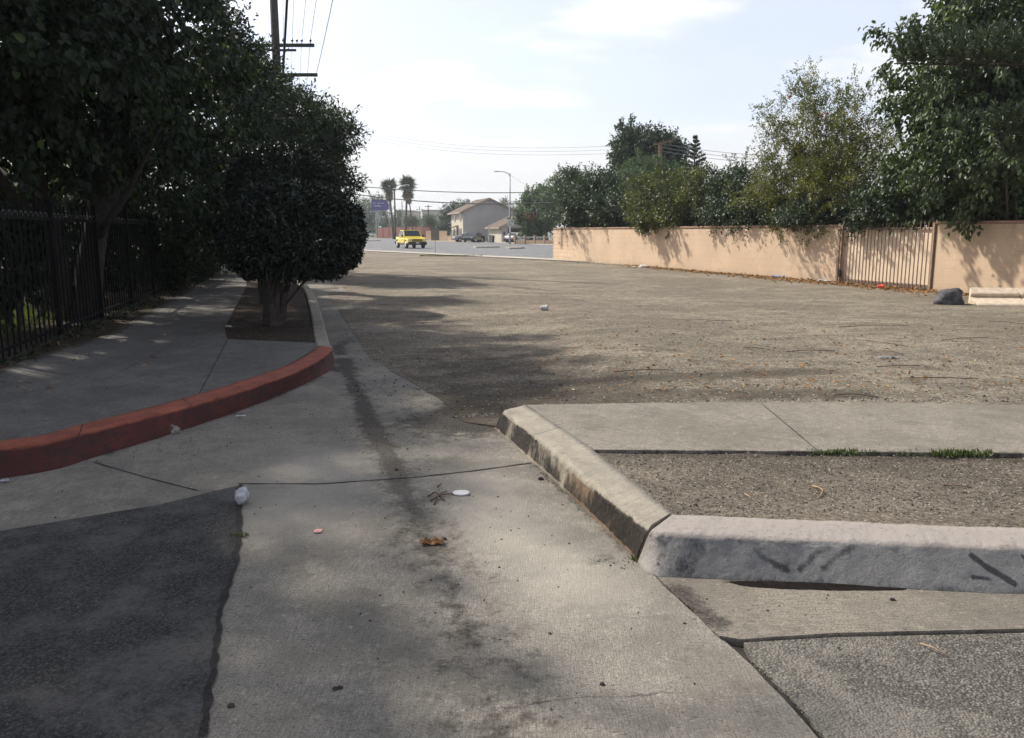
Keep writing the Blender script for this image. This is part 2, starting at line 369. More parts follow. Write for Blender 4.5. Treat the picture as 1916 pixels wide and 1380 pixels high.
L_grass = leafmat('grass_blade', (.05, .07, .02), (.13, .15, .05), None, .6, .25)
L_pine = leafmat('araucaria_needle', (.02, .036, .022), (.075, .10, .05), None, .5, .1)

# ------------------------------------------------------------------ foliage
def leaves(name, C, D, U, size, width, mat, parent=None, rng=None, fold=.25, simple_leaf=False, vals=None):
    """C: leaf base points, D: tip directions, U: rough up directions; one mesh"""
    n = len(C); rng = rng or np.random.default_rng(1)
    D = D / (np.linalg.norm(D, axis=1, keepdims=True) + 1e-9)
    S = np.cross(D, U); S /= (np.linalg.norm(S, axis=1, keepdims=True) + 1e-9); Nn = np.cross(S, D)
    L = (size * rng.uniform(.6, 1.25, n))[:, None]; W = L * width
    if simple_leaf:
        pts = [C, C + D * L * .5 + S * W * .5 + Nn * W * fold, C + D * L, C + D * L * .5 - S * W * .5 + Nn * W * fold]
        k = 4; quads = np.array([[0, 1, 2, 3]])
    else:
        bend = Nn * L * -.14
        pts = [C, C + D * L * .28 + S * W * .46 + Nn * W * fold, C + D * L * .68 + S * W * .38 + Nn * W * fold + bend * .5, C + D * L + bend,
               C + D * L * .68 - S * W * .38 + Nn * W * fold + bend * .5, C + D * L * .28 - S * W * .46 + Nn * W * fold]
        k = 6; quads = np.array([[0, 1, 2, 3], [0, 3, 4, 5]])
    A = np.stack(pts, 1).reshape(-1, 3).astype(np.float32)
    q = (quads[None] + (np.arange(n) * k)[:, None, None]).reshape(-1, 4); nf = len(q)
    me = bpy.data.meshes.new(name); me.vertices.add(n * k); me.vertices.foreach_set('co', A.ravel())
    me.loops.add(nf * 4); me.loops.foreach_set('vertex_index', q.ravel().astype(np.int32))
    me.polygons.add(nf); me.polygons.foreach_set('loop_start', np.arange(0, nf * 4, 4, dtype=np.int32)); me.polygons.foreach_set('loop_total', np.full(nf, 4, np.int32))
    me.update(calc_edges=True)
    vv = rng.random(n) if vals is None else vals
    a = me.attributes.new('v', 'FLOAT', 'POINT'); a.data.foreach_set('value', np.repeat(vv, k).astype(np.float32))
    me.materials.append(mat)
    o = bpy.data.objects.new(name, me); col.objects.link(o); o.parent = parent; return o

# openings cut in the left-hand foliage so sun falls on these ground spots
GAPS = [(P(1330, 1230), .22, .16), (P(880, 1330), .34, .20), (P(1000, 1390), .4, .2), (P(640, 960), .12, .12), (P(1150, 1180), .26, .12), (P(305, 580, .15), .65, .28), (P(250, 600, .15), .6, .22), (P(330, 556, .15), .7, .22), (P(215, 632, .15), .5, .18), (P(345, 539, .15), .6, .14), (P(400, 522, .15), .8, .2), (P(60, 700, .15), .5, .11), (P(150, 668, .15), .45, .10), (P(240, 712, .15), .16, .05), (P(140, 715, .15), .2, .05), (P(75, 745, .15), .12, .05), (P(185, 660, .15), .3, .05),
        (P(900, 1340), .22, .16), (P(1120, 1240), .30, .22), (P(740, 548), 1.6, .9), (P(640, 556), 1.0, .5)]
def crown_points(blobs, nclus, rng, shell=.5, lump=.25):
    """cluster centres in a union of ellipsoids; returns centres and outward directions"""
    W = np.array([b[3] * b[4] + b[4] * b[5] + b[3] * b[5] for b in blobs]); W = W / W.sum()
    cc = []; oo = []
    for b, w_ in zip(blobs, W):
        n = max(4, int(nclus * w_)); d = rng.normal(size=(n, 3)); d /= np.linalg.norm(d, axis=1, keepdims=True)
        r = shell + (1 - shell) * rng.random(n) ** .5
        q = np.array([noise.noise(Vector(x * 2.6) + Vector(b[:3])) for x in d])
        r = r * (1 + lump * q * 2)
        c = np.array(b[:3]) + d * np.array(b[3:6]) * r[:, None]
        o = d / np.array(b[3:6]); o /= np.linalg.norm(o, axis=1, keepdims=True)
        cc.append(c); oo.append(o)
    return np.concatenate(cc), np.concatenate(oo)

def tree(name, label, cat, base, blobs, nleaf, size, mat, tr=.15, ncl=300, cs=.25, width=.5, seed=1, group=None, droop=.3, shell=.5, lump=.25,
         simple_leaf=False, barkm=None, limbs=14, trunks=None, cut=None, outw=.6, flat=1.0, twigs=0, tone=.5, rnd=.9, shoot=2.2):
    rng = np.random.default_rng(seed); random.seed(seed)
    base = Vector(base); t = thing(name, label, cat, base, 0, group)
    bl = [(b[0] - base.x, b[1] - base.y, b[2] - base.z, b[3], b[4], b[5]) for b in blobs]
    cc, oo = crown_points(bl, ncl, rng, shell, lump)
    if cut is not None:
        keep = cut(cc + np.array(base)); cc = cc[keep]; oo = oo[keep]
    k = rng.integers(0, len(cc), nleaf)
    tonec = rng.random(len(cc))
    # three leafy shoots grow from every cluster; a third of the leaves fill in round them
    sh = oo[:, None, :] * .9 + rng.normal(size=(len(cc), 3, 3)) * .75 + np.array([0, 0, .25 - droop]); sh /= np.linalg.norm(sh, axis=2, keepdims=True)
    j = rng.integers(0, 3, nleaf); u = rng.random(nleaf)[:, None] * cs * shoot; sdv = sh[k, j]
    inner = (rng.random(nleaf) < .33)[:, None]
    C = cc[k] + np.where(inner, np.clip(rng.normal(size=(nleaf, 3)), -1.7, 1.7) * cs * .8 - oo[k] * cs * .7, sdv * u + np.clip(rng.normal(size=(nleaf, 3)), -1.6, 1.6) * cs * .22)
    Wd_ = C + np.array(base); tt_ = (Wd_[:, 2] - .15) / SD.z; gx_ = Wd_[:, 0] - SD.x * tt_; gy_ = Wd_[:, 1] - SD.y * tt_
    keep = np.ones(nleaf, bool)
    for q_, a_, b_ in GAPS:
        dx_ = gx_ - q_[0]; dy_ = gy_ - q_[1]; p1 = dx_ * .82 - dy_ * .57; p2 = dx_ * .57 + dy_ * .82
        keep &= ((p1 / a_) ** 2 + (p2 / b_) ** 2 > rng.uniform(.75, 1.15, nleaf)) | (rng.random(nleaf) < .004)
    C = C[keep]; sdv = sdv[keep]; k = k[keep]; nleaf = len(C)
    out = oo[k] * outw * .5 + sdv * .5
    D = out + rng.normal(size=(nleaf, 3)) * rnd * .85 + np.array([0, 0, -droop])
    U = rng.normal(size=(nleaf, 3)) * .6 + np.array([0, 0, 1.0]) + oo[k] * .5
    vals = np.clip(tone * tonec[k] + (1 - tone) * rng.random(nleaf) + (rng.random(nleaf) > .985) * .4, 0, 1)
    leaves('crown', C, D, U, size, width, mat, t, rng, simple_leaf=simple_leaf, vals=vals)
    mb = MB(); cen = Vector(np.mean(np.array([b[:3] for b in bl]), 0))
    top = Vector((cen.x * .6, cen.y * .6, max(.3, (cen.z) * .75)))
    trunks = trunks or [[(0, 0, -.15), (0.02, 0, top.z * .4), tuple(top)]]
    ends = []
    for tp in trunks:
        tp = [Vector(p) for p in tp]; pts = [Vector(p) for p in curve_smooth([tuple(p) for p in tp], 9)]
        for i in range(1, 8): pts[i] += Vector(rng.normal(size=3)) * tr * .15
        rr = [tr * (1.35 - .85 * i / 8) if i else tr * 1.7 for i in range(9)]
        mb.tube(pts, rr, 10); ends.append((pts[-1], pts[5], pts[3]))
    for i in range(limbs):
        c = Vector(cc[rng.integers(0, len(cc))]); e = min(ends, key=lambda q: (q[0] - c).length); s = random.choice(e)
        mid = s.lerp(c, .5) + Vector(rng.normal(size=3)) * .12 * (c - s).length * .6
        mb.tube([s, s.lerp(mid, .5) + Vector((0, 0, .04)), mid, mid.lerp(c, .6), c], [tr * .42, tr * .34, tr * .24, tr * .15, tr * .05], 6)
        for j in range(twigs):
            c2 = Vector(cc[rng.integers(0, len(cc))])
            if (c2 - mid).length < (c - s).length * .8 or j == 0:
                mb.tube([mid, mid.lerp(c2, .5) + Vector(rng.normal(size=3)) * .1, c2], [tr * .16, tr * .1, tr * .03], 4)
    mb.build('trunk', barkm or M['bark'], t, smooth=True)
    return t
def B(px, py, rx, ry, d, rd=None):
    x, y, z = V(px, py, d); k = d / F
    return (x, y, z, rx * k, (rd if rd is not None else rx * k), ry * k)

def BW(px, py, rx, ry, back=1.6, rd=None):     # a crown standing 'back' metres behind the peach wall
    return B(px, py, rx, ry, 18.41 / ((px - 958) / F + .347) + back, rd)
# ------------------------------------------------------------------ ground surfaces
def lot_z(x, y):
    return .003 + .135 * float(sst(x, -.6, 1.6)) * (1 - float(sst(y, 9, 22))) + .01 * noise.noise(Vector((x * .8, y * .8, 0))) * min(1, max(0, y - 6))
tag(sheet('ground', [(-900, -300), (900, -300), (900, 1500), (-900, 1500)], -.05, M['far'], 0, skirt=0), kind='structure')

# apron / cross gutter
edgeL = [P(380, 1380), P(400, 1250), P(412, 1175), P(430, 1090), P(447, 1000), P(452, 908)]     # against the street asphalt
edgeL = [(-.80, 1.6)] + edgeL
edgeL2 = [P(452, 908), P(300, 945), P(0, 995)]
crackR = [P(1205, 1052), P(1240, 1095), P(1290, 1140), P(1340, 1190), P(1390, 1230), P(1460, 1300), P(1530, 1380)] + [(1.12, 1.4), (1.3, .4), (1.5, -1.5)]
apron_poly = ([(-16, -2), (1.6, -2)] + list(reversed(jag(crackR, .05, .012, 3)))
              + [P(1190, 1040), P(990, 858), P(925, 800)] + [(.25, 6.7), (.6, 8.2), (-.2, 9), (-1.3, 10.5), (-4.3, 21.2), (-13, 52), (-14.4, 52), (-5.2, 19), (-2.6, 10.2), (-2.4, 8.4), (-3.3, 5.4), (-4.5, 4.9), (-16, 4.5)])
tr_main = [P(645, 672), P(662, 720), P(684, 770), P(706, 815), P(735, 870), P(763, 930), P(795, 990), P(818, 1040), P(840, 1105), P(862, 1150), P(885, 1210), P(905, 1300), P(920, 1400)]
tr_fan = [P(815, 745), P(850, 780), P(905, 800)]
jointA = [P(445, 905), P(600, 905), P(780, 893), P(880, 882), P(995, 866)]
jointB = [P(175, 865), P(280, 895), P(370, 918)]
crackC = [P(930, 1325), P(1060, 1308), P(1150, 1305), P(1260, 1297)]
def apron_dirt(x, y):
    nz = np.array([noise.noise(Vector((a * 1.6, b * 1.6, 4))) for a, b in zip(x, y)])
    d = polyd(x, y, tr_main); wv = .035 + .02 * nz + .03 * sst(y, 4.2, 6.5)
    n2_ = np.array([noise.noise(Vector((a_ * 3.1, b_ * 1.3, 9))) for a_, b_ in zip(x, y)])
    a = 1.0 * np.exp(-(d / wv) ** 2) * (.22 + .24 * sst(y, 3.4, 5.0) + .55 * n2_)
    a += (.34 + .12 * sst(y, 3.2, 4.4) + .2 * nz) * np.exp(-(d / (.20 + .12 * sst(y, 4.4, 3.6))) ** 2)
    for q, r, s in ((P(726, 838), .17, .62), (P(765, 935), .17, .55), (P(820, 1045), .10, .4), (P(860, 790), .55, 1.0), (P(920, 775), .6, 1.1), (P(640, 690), .22, .9), (P(820, 930), .11, .4), (P(745, 800), .3, .5), (P(1125, 1045), .08, .6), (P(860, 1290), .22, .18)):
        dd = np.hypot(x - q[0], y - q[1]); a = np.maximum(a, s * np.exp(-(dd / r) ** 2))
    a = np.maximum(a, 1.1 * np.exp(-(polyd(x, y, [P(1000, 870), P(1190, 1045)]) / .035) ** 2) * .5)
    a = np.maximum(a, 1.0 * np.exp(-(polyd(x, y, [(-2.2, 10.3), (-4.75, 19.5), (-14.2, 50)]) / .13) ** 2) * .75)
    a = np.maximum(a, .55 * np.exp(-(polyd(x, y, [P(0, 895), P(200, 848), P(400, 785), P(520, 740), P(600, 705)]) / .07) ** 2))
    return np.clip(a, 0, 1.2)
def apron_pale(x, y):  # two patches of paler concrete
    a = np.exp(-(polyd(x, y, [P(880, 900), P(960, 1000), P(1080, 1090)]) / .3) ** 2) + np.exp(-(polyd(x, y, [P(560, 960), P(600, 860)]) / .4) ** 2)
    return np.clip(a, 0, 1)
sheet('apron', apron_poly, 0.0, M['apron'], .04, (-3.4, 1.4, 2.2, 11), .1, {'dirt': apron_dirt, 'pale_zone': apron_pale})
# street asphalt on the left, ragged edge
asp = [(-16, -2)] + [(-.70, -2)] + jag([(-.70, -2)] + edgeL, .04, .010, 1)[1:] + edgeL2[1:2] + [P(0, 995), (-6, 3.6), (-16, 3.2)]
sheet('street_asphalt', asp, .006, M['asphalt'], 0, skirt=.01)
# saw joints and cracks of the apron
def strip(mb, pl, w0, z, amp=.004, seed=1, m=0, step=.03):
    p = jag(pl, step, amp, seed); n = len(p)
    for i in range(n - 1):
        a = Vector(p[i]); b = Vector(p[i + 1]); d = (b - a); 
        if d.length < 1e-6: continue
        s = Vector((-d.y, d.x)).normalized()
        wa = w0 * (1 + .8 * noise.noise(Vector((a.x * 9, a.y * 9, seed)))); wb = w0 * (1 + .8 * noise.noise(Vector((b.x * 9, b.y * 9, seed))))
        mb.add([(*(a - s * wa / 2), z), (*(b - s * wb / 2), z), (*(b + s * wb / 2), z), (*(a + s * wa / 2), z)], [(0, 1, 2, 3)], m)
mb = MB()
strip(mb, jointA, .014, .003, .006, 2, step=.02); strip(mb, jointB, .010, .003, .002, 3)
strip(mb, crackC, .0022, .003, .03, 4, step=.015)
strip(mb, [p for p in edgeL[1:]], .024, .0078, .020, 1, step=.02)
tag(mb.build('pavement_joints', M['hole']), kind='structure')
# right-hand gutter and asphalt
gut = [P(1212, 1058), P(1500, 1088), P(1916, 1108), (6, 3.1), (12, 2.9), (12, 2.55), (6, 2.72), P(1916, 1175), P(1560, 1186), P(1385, 1196)] + list(reversed(jag([(p[0] + .012, p[1] + .01) for p in crackR[1:4]], .04, .012, 5)))
gut = [P(1205, 1054)] + [(1.3, 3.47), (2.22, 3.42), (6, 3.3), (12, 3.1), (12, 2.7), (6, 2.85), P(1916, 1176), P(1560, 1184), P(1385, 1196)] + list(reversed(jag([(p[0] + .014, p[1] + .004) for p in crackR[:4]], .04, .010, 5)))[:-1]
sheet('right_gutter', gut, .001, M['gutter'], .08, (0, 4, 2, 4), .08,
      {'dirt': lambda x, y: np.maximum(1.0 * np.exp(-(polyd(x, y, [P(1370, 1084), P(1480, 1091), P(1690, 1094)]) / .03) ** 2), np.clip(.8 * np.exp(-(polyd(x, y, [P(1260, 1100), P(1330, 1165)]) / .07) ** 2), 0, 1)), 'pale_zone': lambda x, y: x * 0})
asr = jag([(p[0] + .03, p[1]) for p in crackR[4:]], .05, .02, 7)
asr = [P(1392, 1200)] + asr + [(12, -1.5), (12, 2.7), (6, 2.85), P(1916, 1182), P(1560, 1190)]
sheet('right_asphalt', asr, -.004, M['asphalt_r'], 0, skirt=.05)
mb = MB(); strip(mb, [(p[0] + .012, p[1] - .004) for p in crackR[1:7]], .034, -.012, .006, 9)
tag(mb.build('dirt_filled_crack', M['hole']), kind='structure')
tag(MB().box(-1, 13, -2, 4, -.06, -.03).build('road_bed', M['hole']), kind='structure')

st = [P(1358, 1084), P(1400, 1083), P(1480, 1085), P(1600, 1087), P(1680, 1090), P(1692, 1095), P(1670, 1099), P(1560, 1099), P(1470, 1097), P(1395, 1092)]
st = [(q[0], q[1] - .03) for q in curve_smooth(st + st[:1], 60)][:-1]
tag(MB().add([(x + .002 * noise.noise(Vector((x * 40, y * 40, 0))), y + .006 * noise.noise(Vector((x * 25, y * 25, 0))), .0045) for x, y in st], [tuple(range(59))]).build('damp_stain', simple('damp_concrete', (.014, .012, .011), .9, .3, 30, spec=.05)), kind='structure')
# gravel lot
lot = [(-13.0, 52), (-4.5, 21.0)] + [P(612, 548), P(650, 605), P(690, 668)] + jag([P(690, 668), P(815, 742)], .06, .012, 2)[1:] + jag([P(815, 742), P(870, 790), P(925, 800)], .08, .05, 4)[1:] + [(-.02, 6.5), (.1, 6.62), (4, 6.55), (14, 6.4), (24, 6.3), (24, 14), (16, 16), (11.5, 21.4), (7.6, 33.5), (2.4, 46.5), (-12.5, 69), (-17, 69)]
shade_ruts = [[(-1, 7.6), (1.5, 7.9), (3.2, 8.2)], [(-1.2, 8.6), (1.2, 9.2)], [(-1, 7.2), (1.4, 7.1), (3.0, 7.0)], [(-3, 14), (-1, 15.5)]]
def lot_dirt_shade(x, y):  # dirt and ruts, darkened further to deepen the tree shade on the lot
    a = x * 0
    for r_, w_, s_ in zip(shade_ruts, (.28, .35, .3, .5), (.85, .6, .8, .35)): a = np.maximum(a, s_ * np.exp(-(polyd(x, y, r_) / w_) ** 2))
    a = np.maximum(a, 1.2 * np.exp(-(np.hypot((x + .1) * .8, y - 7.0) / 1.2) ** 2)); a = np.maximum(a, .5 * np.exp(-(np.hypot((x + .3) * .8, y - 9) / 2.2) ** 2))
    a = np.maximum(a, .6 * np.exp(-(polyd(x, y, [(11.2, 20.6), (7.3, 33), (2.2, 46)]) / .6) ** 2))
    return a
sheet('gravel_lot', lot, lot_z, M['gravel'], .3, (-16, 16, 6, 30), .05, {'dirt': lot_dirt_shade})
# gutter pan edge along the parkway is part of the apron; sidewalk, planter, soil strip on the left
rin = [P(0, 825, .15), P(150, 795, .15), P(370, 738, .15), P(520, 690, .15), P(597, 648, .15)]
rin = [(-16, 4.55), (-8, 4.65), (-4.6, 4.95)] + rin
pl = [P(425, 634, .15), P(593, 641, .15), P(570, 546, .15), P(462, 532, .15), P(420, 612, .15)]
rin_s = [tuple(p) for p in curve_smooth(rin[2:], 30)]
edge_out = [(-2.42, 10.3), (-4.92, 19.31), (-7.4, 28), (-14, 51)]
walk = [(-16, 4.55), (-8, 4.65)] + rin_s + [P(597, 644, .15)] + [pl[1]] + [pl[0], pl[4], pl[3]] + [(-9.2, 28), (-15.8, 51), (-17.4, 51), (-9.6, 26), P(400, 515, .15), P(300, 572, .15), P(200, 625, .15), P(0, 690, .15), (-5.0, 7.2), (-16, 6.4)]
def walk_dirt(x, y):
    a = .9 * np.exp(-(polyd(x, y, [(-5.0, 7.2), P(0, 690, .15), P(200, 625, .15), P(300, 572, .15), P(400, 515, .15), (-9.6, 26)]) / .13) ** 2)
    a = np.maximum(a, .5 * np.exp(-(polyd(x, y, [P(360, 745, .15), P(420, 640, .15)]) / .012) ** 2)); return a
sheet('sidewalk', walk, .15, M['walk'], .12, (-8, -2, 4, 26), .14, {'dirt': walk_dirt, 'pale_zone': lambda x, y: x * 0})
mb = MB(); strip(mb, [P(370, 742, .15), P(425, 636, .15)], .008, .153, .001, 2); strip(mb, [P(0, 742, .15), (-3.9, 7.7), P(330, 640, .15)], .006, .153, .001, 2)
strip(mb, [P(330, 570, .15), P(455, 548, .15)], .012, .153, .001, 2)
tag(mb.build('sidewalk_joints', M['hole']), kind='structure')
sheet('planter_soil', [pl[0], pl[1], (pl[2][0] - .02, pl[2][1]), (-7.6, 28), (-14.6, 51), (-15.8, 51), (-9.2, 28), pl[3], pl[4]], lambda x, y: .135 + .03 * noise.noise(Vector((x, y, 0))), M['darksoil'], .4, skirt=.1, attr={'dirt': lambda x, y: x * 0})
sheet('yard_soil', [(-60, 6.4), (-16, 6.4), (-5.0, 7.2), P(0, 690, .15), P(200, 625, .15), P(300, 572, .15), P(400, 515, .15), (-9.6, 26), (-17.4, 51), (-60, 60)], lambda x, y: .135 + .02 * noise.noise(Vector((x * 2, y * 2, 0))), M['darksoil'], .5, (-10, -4, 5, 28), skirt=.1, attr={'dirt': lambda x, y: x * 0})

# slab and gravel bed behind the right kerb
ZS = .17
slab = [P(985, 757, ZS), P(1300, 752, ZS), P(1600, 753, ZS), P(1916, 757, ZS), (12, 6.2), (12, 4.7), P(1916, 848, ZS), P(1500, 844, ZS), P(1112, 841, ZS)]
slabo = sheet('concrete_slab', slab, ZS, M['slab'], .15, (0, 6, 4, 7), .15, {'dirt': lambda x, y: .45 * np.exp(-(polyd(x, y, [P(1112, 841, ZS), P(1500, 844, ZS), P(1916, 848, ZS)]) / .05) ** 2), 'pale_zone': lambda x, y: x * 0})
mb = MB(); strip(mb, [P(1425, 755, ZS), P(1530, 843, ZS)], .008, ZS + .003, .001, 2)
strip(mb, [P(990, 760, ZS), P(1112, 841, ZS)], .03, ZS - .02, .003, 5)
tag(mb.build('slab_joints', M['hole']), kind='structure')
bed = [P(1100, 830, ZS), P(1112, 841, ZS), P(1500, 846, ZS), P(1916, 850, ZS), (12, 4.6), (12, 3.4), P(1916, 985, ZS), P(1500, 972, ZS), P(1255, 959, ZS)]
sheet('gravel_bed', bed, lambda x, y: ZS - .020 + .012 * noise.noise(Vector((x * 3, y * 3, 3))), M['soil'], .06, (0, 4, 3, 6), .05, {'dirt': lambda x, y: .7 * np.exp(-(polyd(x, y, [P(1112, 845, ZS), P(1916, 852, ZS)]) / .10) ** 2)})
mb = MB(); mb.prism([P(1005, 765), P(1112, 841), P(1255, 957), P(1240, 965), P(1095, 850)], 2, 0, .11)

# ------------------------------------------------------------------ kerbs
def kerb(name, label, base, tout, tin, h, mat, n=120, rnd=.03, rough=.004, seed=1, marks=None, cat='kerb', rows=9, joints=()):
    t = max(n, 4); a = curve_smooth(base, n); b = curve_smooth(tout, n); c = curve_smooth(tin, n)
    o0 = Vector((*a[0], 0)); vs = []; prof = []
    for i in range(n):
        A = np.array([*a[i], -.03]); A1 = np.array([*a[i], .0]); Bq = np.array([*b[i], h]); C = np.array([*c[i], h]); Dn = np.array([*c[i], -.03])
        L1 = Bq - A1; L2 = C - Bq; row = [A]
        l1 = np.linalg.norm(L1); l2 = np.linalg.norm(L2); r1 = min(.45, rnd / l1); r2 = min(.45, rnd / l2)
        for t_ in np.linspace(0, 1 - r1, rows): row.append(A1 + L1 * t_)
        for t_ in (.25, .5, .75):
            p0 = A1 + L1 * (1 - r1); p2 = Bq + L2 * r2; row.append((1 - t_) ** 2 * p0 + 2 * t_ * (1 - t_) * Bq + t_ ** 2 * p2)
        for t_ in np.linspace(r2, 1, 5): row.append(Bq + L2 * t_)
        row.append(Dn); prof.append(row)
    m_ = len(prof[0]); mb = MB(); vs = []
    for i in range(n):
        for j, p in enumerate(prof[i]):
            p = np.array(p); q = Vector(p) * 9 + Vector((0, 0, seed * 5)); w_ = rough * (2.2 if rows - 1 <= j <= rows + 4 else 1)
            if 0 < j < m_ - 1: p = p + np.array([noise.noise(q), noise.noise(q + Vector((7, 0, 0))), noise.noise(q + Vector((0, 7, 0)))]) * w_ + np.array([1, 1, 1]) * noise.noise(q * 4) * w_ * .5
            vs.append(p)
    fs = [(i * m_ + j, (i + 1) * m_ + j, (i + 1) * m_ + j + 1, i * m_ + j + 1) for i in range(n - 1) for j in range(m_ - 1)]
    fs += [tuple(range(m_)), tuple(reversed(range((n - 1) * m_, n * m_)))]
    mb.add(vs, fs); o = mb.build(name, mat, smooth=True); me = o.data
    co = np.array([v.co for v in me.vertices])
    for k, fn in (marks or {}).items():
        at = me.attributes.new(k, 'FLOAT', 'POINT'); at.data.foreach_set('value', fn(co).astype(np.float32))
    sm = [len(p.vertices) < 6 for p in me.polygons]; me.polygons.foreach_set('use_smooth', sm)
    jv = np.zeros(n * m_)
    for q in joints:
        i = int(np.argmin(np.hypot(b[:, 0] - q[0], b[:, 1] - q[1]))); jv[i * m_:(i + 1) * m_] = 1
    at = me.attributes.new('joint', 'FLOAT', 'POINT'); at.data.foreach_set('value', jv.astype(np.float32))
    return tag(o, label, cat)
def redpaint():
    m, g = newmat('worn_red_kerb_paint'); v = g('ShaderNodeTexCoord').outputs['Object']
    n = g.noise(v, 3, 6, .7); c = g.mix(g.ramp(n, .3, .7), (.045, .007, .005), (.095, .015, .009))
    c = g.mix(g.math('MULTIPLY', g.ramp(g.noise(v, 12, 6, .75), .46, .60), .8), c, (.018, .009, .009))
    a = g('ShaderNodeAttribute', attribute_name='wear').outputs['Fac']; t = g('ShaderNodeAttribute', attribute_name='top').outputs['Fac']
    c = g.mix(g.math('MULTIPLY', t, g.ramp(g.noise(v, 5, 5, .7), .25, .8, .4, 1)), c, (.40, .11, .06))  # glare of sun and sky on the kerb top, painted as lighter red
    w_ = g.ramp(g.math('ADD', a, g.math('SUBTRACT', g.noise(v, 22, 7, .7), .5)), .52, .57)
    jn = g('ShaderNodeAttribute', attribute_name='joint').outputs['Fac']; c = g.mix(w_, c, (.26, .25, .24)); c = g.mix(g.math('MULTIPLY', g.ramp(jn, .35, .8), .85), c, (.012, .008, .008)); c = g.mix(g.math('MULTIPLY', g.ramp(g.noise(v, 90, 4, .7), .5, .7), .35), c, (.05, .03, .03))
    return fin_mat(m, g, c, .75, g.math('ADD', g.noise(v, 60, 5), g.math('MULTIPLY', w_, -.5)), .5, .008, .4)
def rw(co):
    p = P(338, 790, .08); d = np.hypot((co[:, 0] - p[0]) / 1.6, (co[:, 1] - p[1]) / 1.6) ; a = .62 * np.exp(-(d / .10) ** 2)
    a = np.maximum(a, .36 * sst(co[:, 1], 7.2, 8.8) * (co[:, 2] < .12)); a = np.maximum(a, .33 * (co[:, 2] < .05)); a = np.maximum(a, .34 * (np.abs(co[:, 2] - .145) < .008) * (polyd(co[:, 0], co[:, 1], [P(0, 838, .15), P(150, 810, .15), P(370, 755, .15), P(530, 705, .15), P(622, 650, .15)]) < .02))
    return a
kb = [(-16, 4.15), (-8, 4.2), (-5, 4.4), P(0, 895), P(200, 848), P(400, 785), P(520, 740), P(600, 703), P(626, 688)]
ko = [(-16, 4.22), (-8, 4.3), (-5, 4.55), P(0, 838, .15), P(150, 810, .15), P(370, 755, .15), P(530, 705, .15), P(600, 672, .15), P(622, 651, .15)]
ki = [(-16, 4.4), (-8, 4.5), (-5, 4.75), P(0, 825, .15), P(150, 795, .15), P(370, 738, .15), P(520, 690, .15), P(575, 664, .15), P(597, 647, .15)]
ki = [(q[0], q[1]) for q in ki]
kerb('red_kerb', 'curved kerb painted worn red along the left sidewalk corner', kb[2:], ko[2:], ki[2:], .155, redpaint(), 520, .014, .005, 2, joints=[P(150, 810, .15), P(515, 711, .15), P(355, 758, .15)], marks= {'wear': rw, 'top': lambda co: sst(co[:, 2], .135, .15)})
def conc_kerb(name, base, dark, stain, brown=(.17, .105, .062)):
    m, g = newmat(name); v = g('ShaderNodeTexCoord').outputs['Object']
    c = g.mix(g.ramp(g.noise(v, 4, 6, .65), .3, .7), dark, base)
    c = g.mix(g.math('MULTIPLY', g.ramp(g.noise(v, 130, 4, .7), .45, .7), .4), c, tuple(x * .55 for x in dark))
    a = g('ShaderNodeAttribute', attribute_name='stain').outputs['Fac']; b = g('ShaderNodeAttribute', attribute_name='rust').outputs['Fac']
    nn = g.noise(g.scale(v, (1, 1, .45)), 13, 7, .75)
    c = g.mix(g.math('MULTIPLY', g.ramp(g.math('ADD', b, g.math('SUBTRACT', nn, .5)), .3, .8), .8), c, brown)
    sa = g.ramp(g.math('ADD', a, g.math('MULTIPLY', g.math('SUBTRACT', nn, .5), 1.6)), .25, .8)
    c = g.mix(g.math('MULTIPLY', sa, g.math('MULTIPLY', g.ramp(a, 0, .1), .92)), c, stain)
    jn = g('ShaderNodeAttribute', attribute_name='joint').outputs['Fac']; c = g.mix(g.math('MULTIPLY', g.ramp(jn, .35, .8), .9), c, (.02, .018, .016))
    c = g.mix(g.math('MULTIPLY', g.ramp(g.noise(v, 30, 7, .8), .54, .62), .4), c, tuple(x * .45 for x in dark))
    return fin_mat(m, g, c, .85, g.math('ADD', g.noise(v, 70, 5, .7), g.math('MULTIPLY', g.noise(v, 14, 4), 1.5)), .6, .008, .25)
M['kerbc'] = conc_kerb('kerb_concrete', (.38, .34, .275), (.26, .235, .195), (.013, .0125, .012))
M['kerbp'] = conc_kerb('kerb_grey_paint', (.27, .262, .25), (.195, .19, .182), (.035, .037, .042), (.34, .30, .27))  # the last colour paints the sunlit kerb top
sb = [P(925, 801), P(990, 858), P(1060, 920), P(1190, 1047)]
so = [(-.045, 6.33), (.14, 5.62), (.38, 4.80), (.665, 3.76)]
so = [P(940, 768, ZS), P(1012, 822, ZS), P(1100, 897, ZS), P(1213, 985, ZS)]
si = [P(982, 757, ZS), P(1050, 800, ZS), P(1110, 842, ZS), P(1257, 959, ZS)]
def face_stain_shade(co):
    a = sst(co[:, 2], .164, .138) * .86; a = a * (.85 + .75 * np.array([noise.noise(Vector((c[0] * 3, c[1] * 3.6, c[2] * 3 + 3))) for c in co])) * (1 - .65 * (co[:, 2] < .016)); return a  # weather stains, made blacker to include the shade on this face
kerb('concrete_kerb', 'weathered concrete kerb slanting away beside the apron, dark stains down its face', sb, so, si, ZS, M['kerbc'], 420, .034, .005, 4, rows=22, joints=[P(1010, 812, ZS)], marks=
     {'stain': face_stain_shade, 'rust': lambda co: sst(co[:, 2], .15, .12) * (.45 + .5 * sst(co[:, 1], 4.9, 4.4))})
fb = [P(1193, 1052), P(1216, 1075), P(1290, 1082), P(1500, 1090), P(1916, 1112), (6, 3.15), (12, 2.95)]
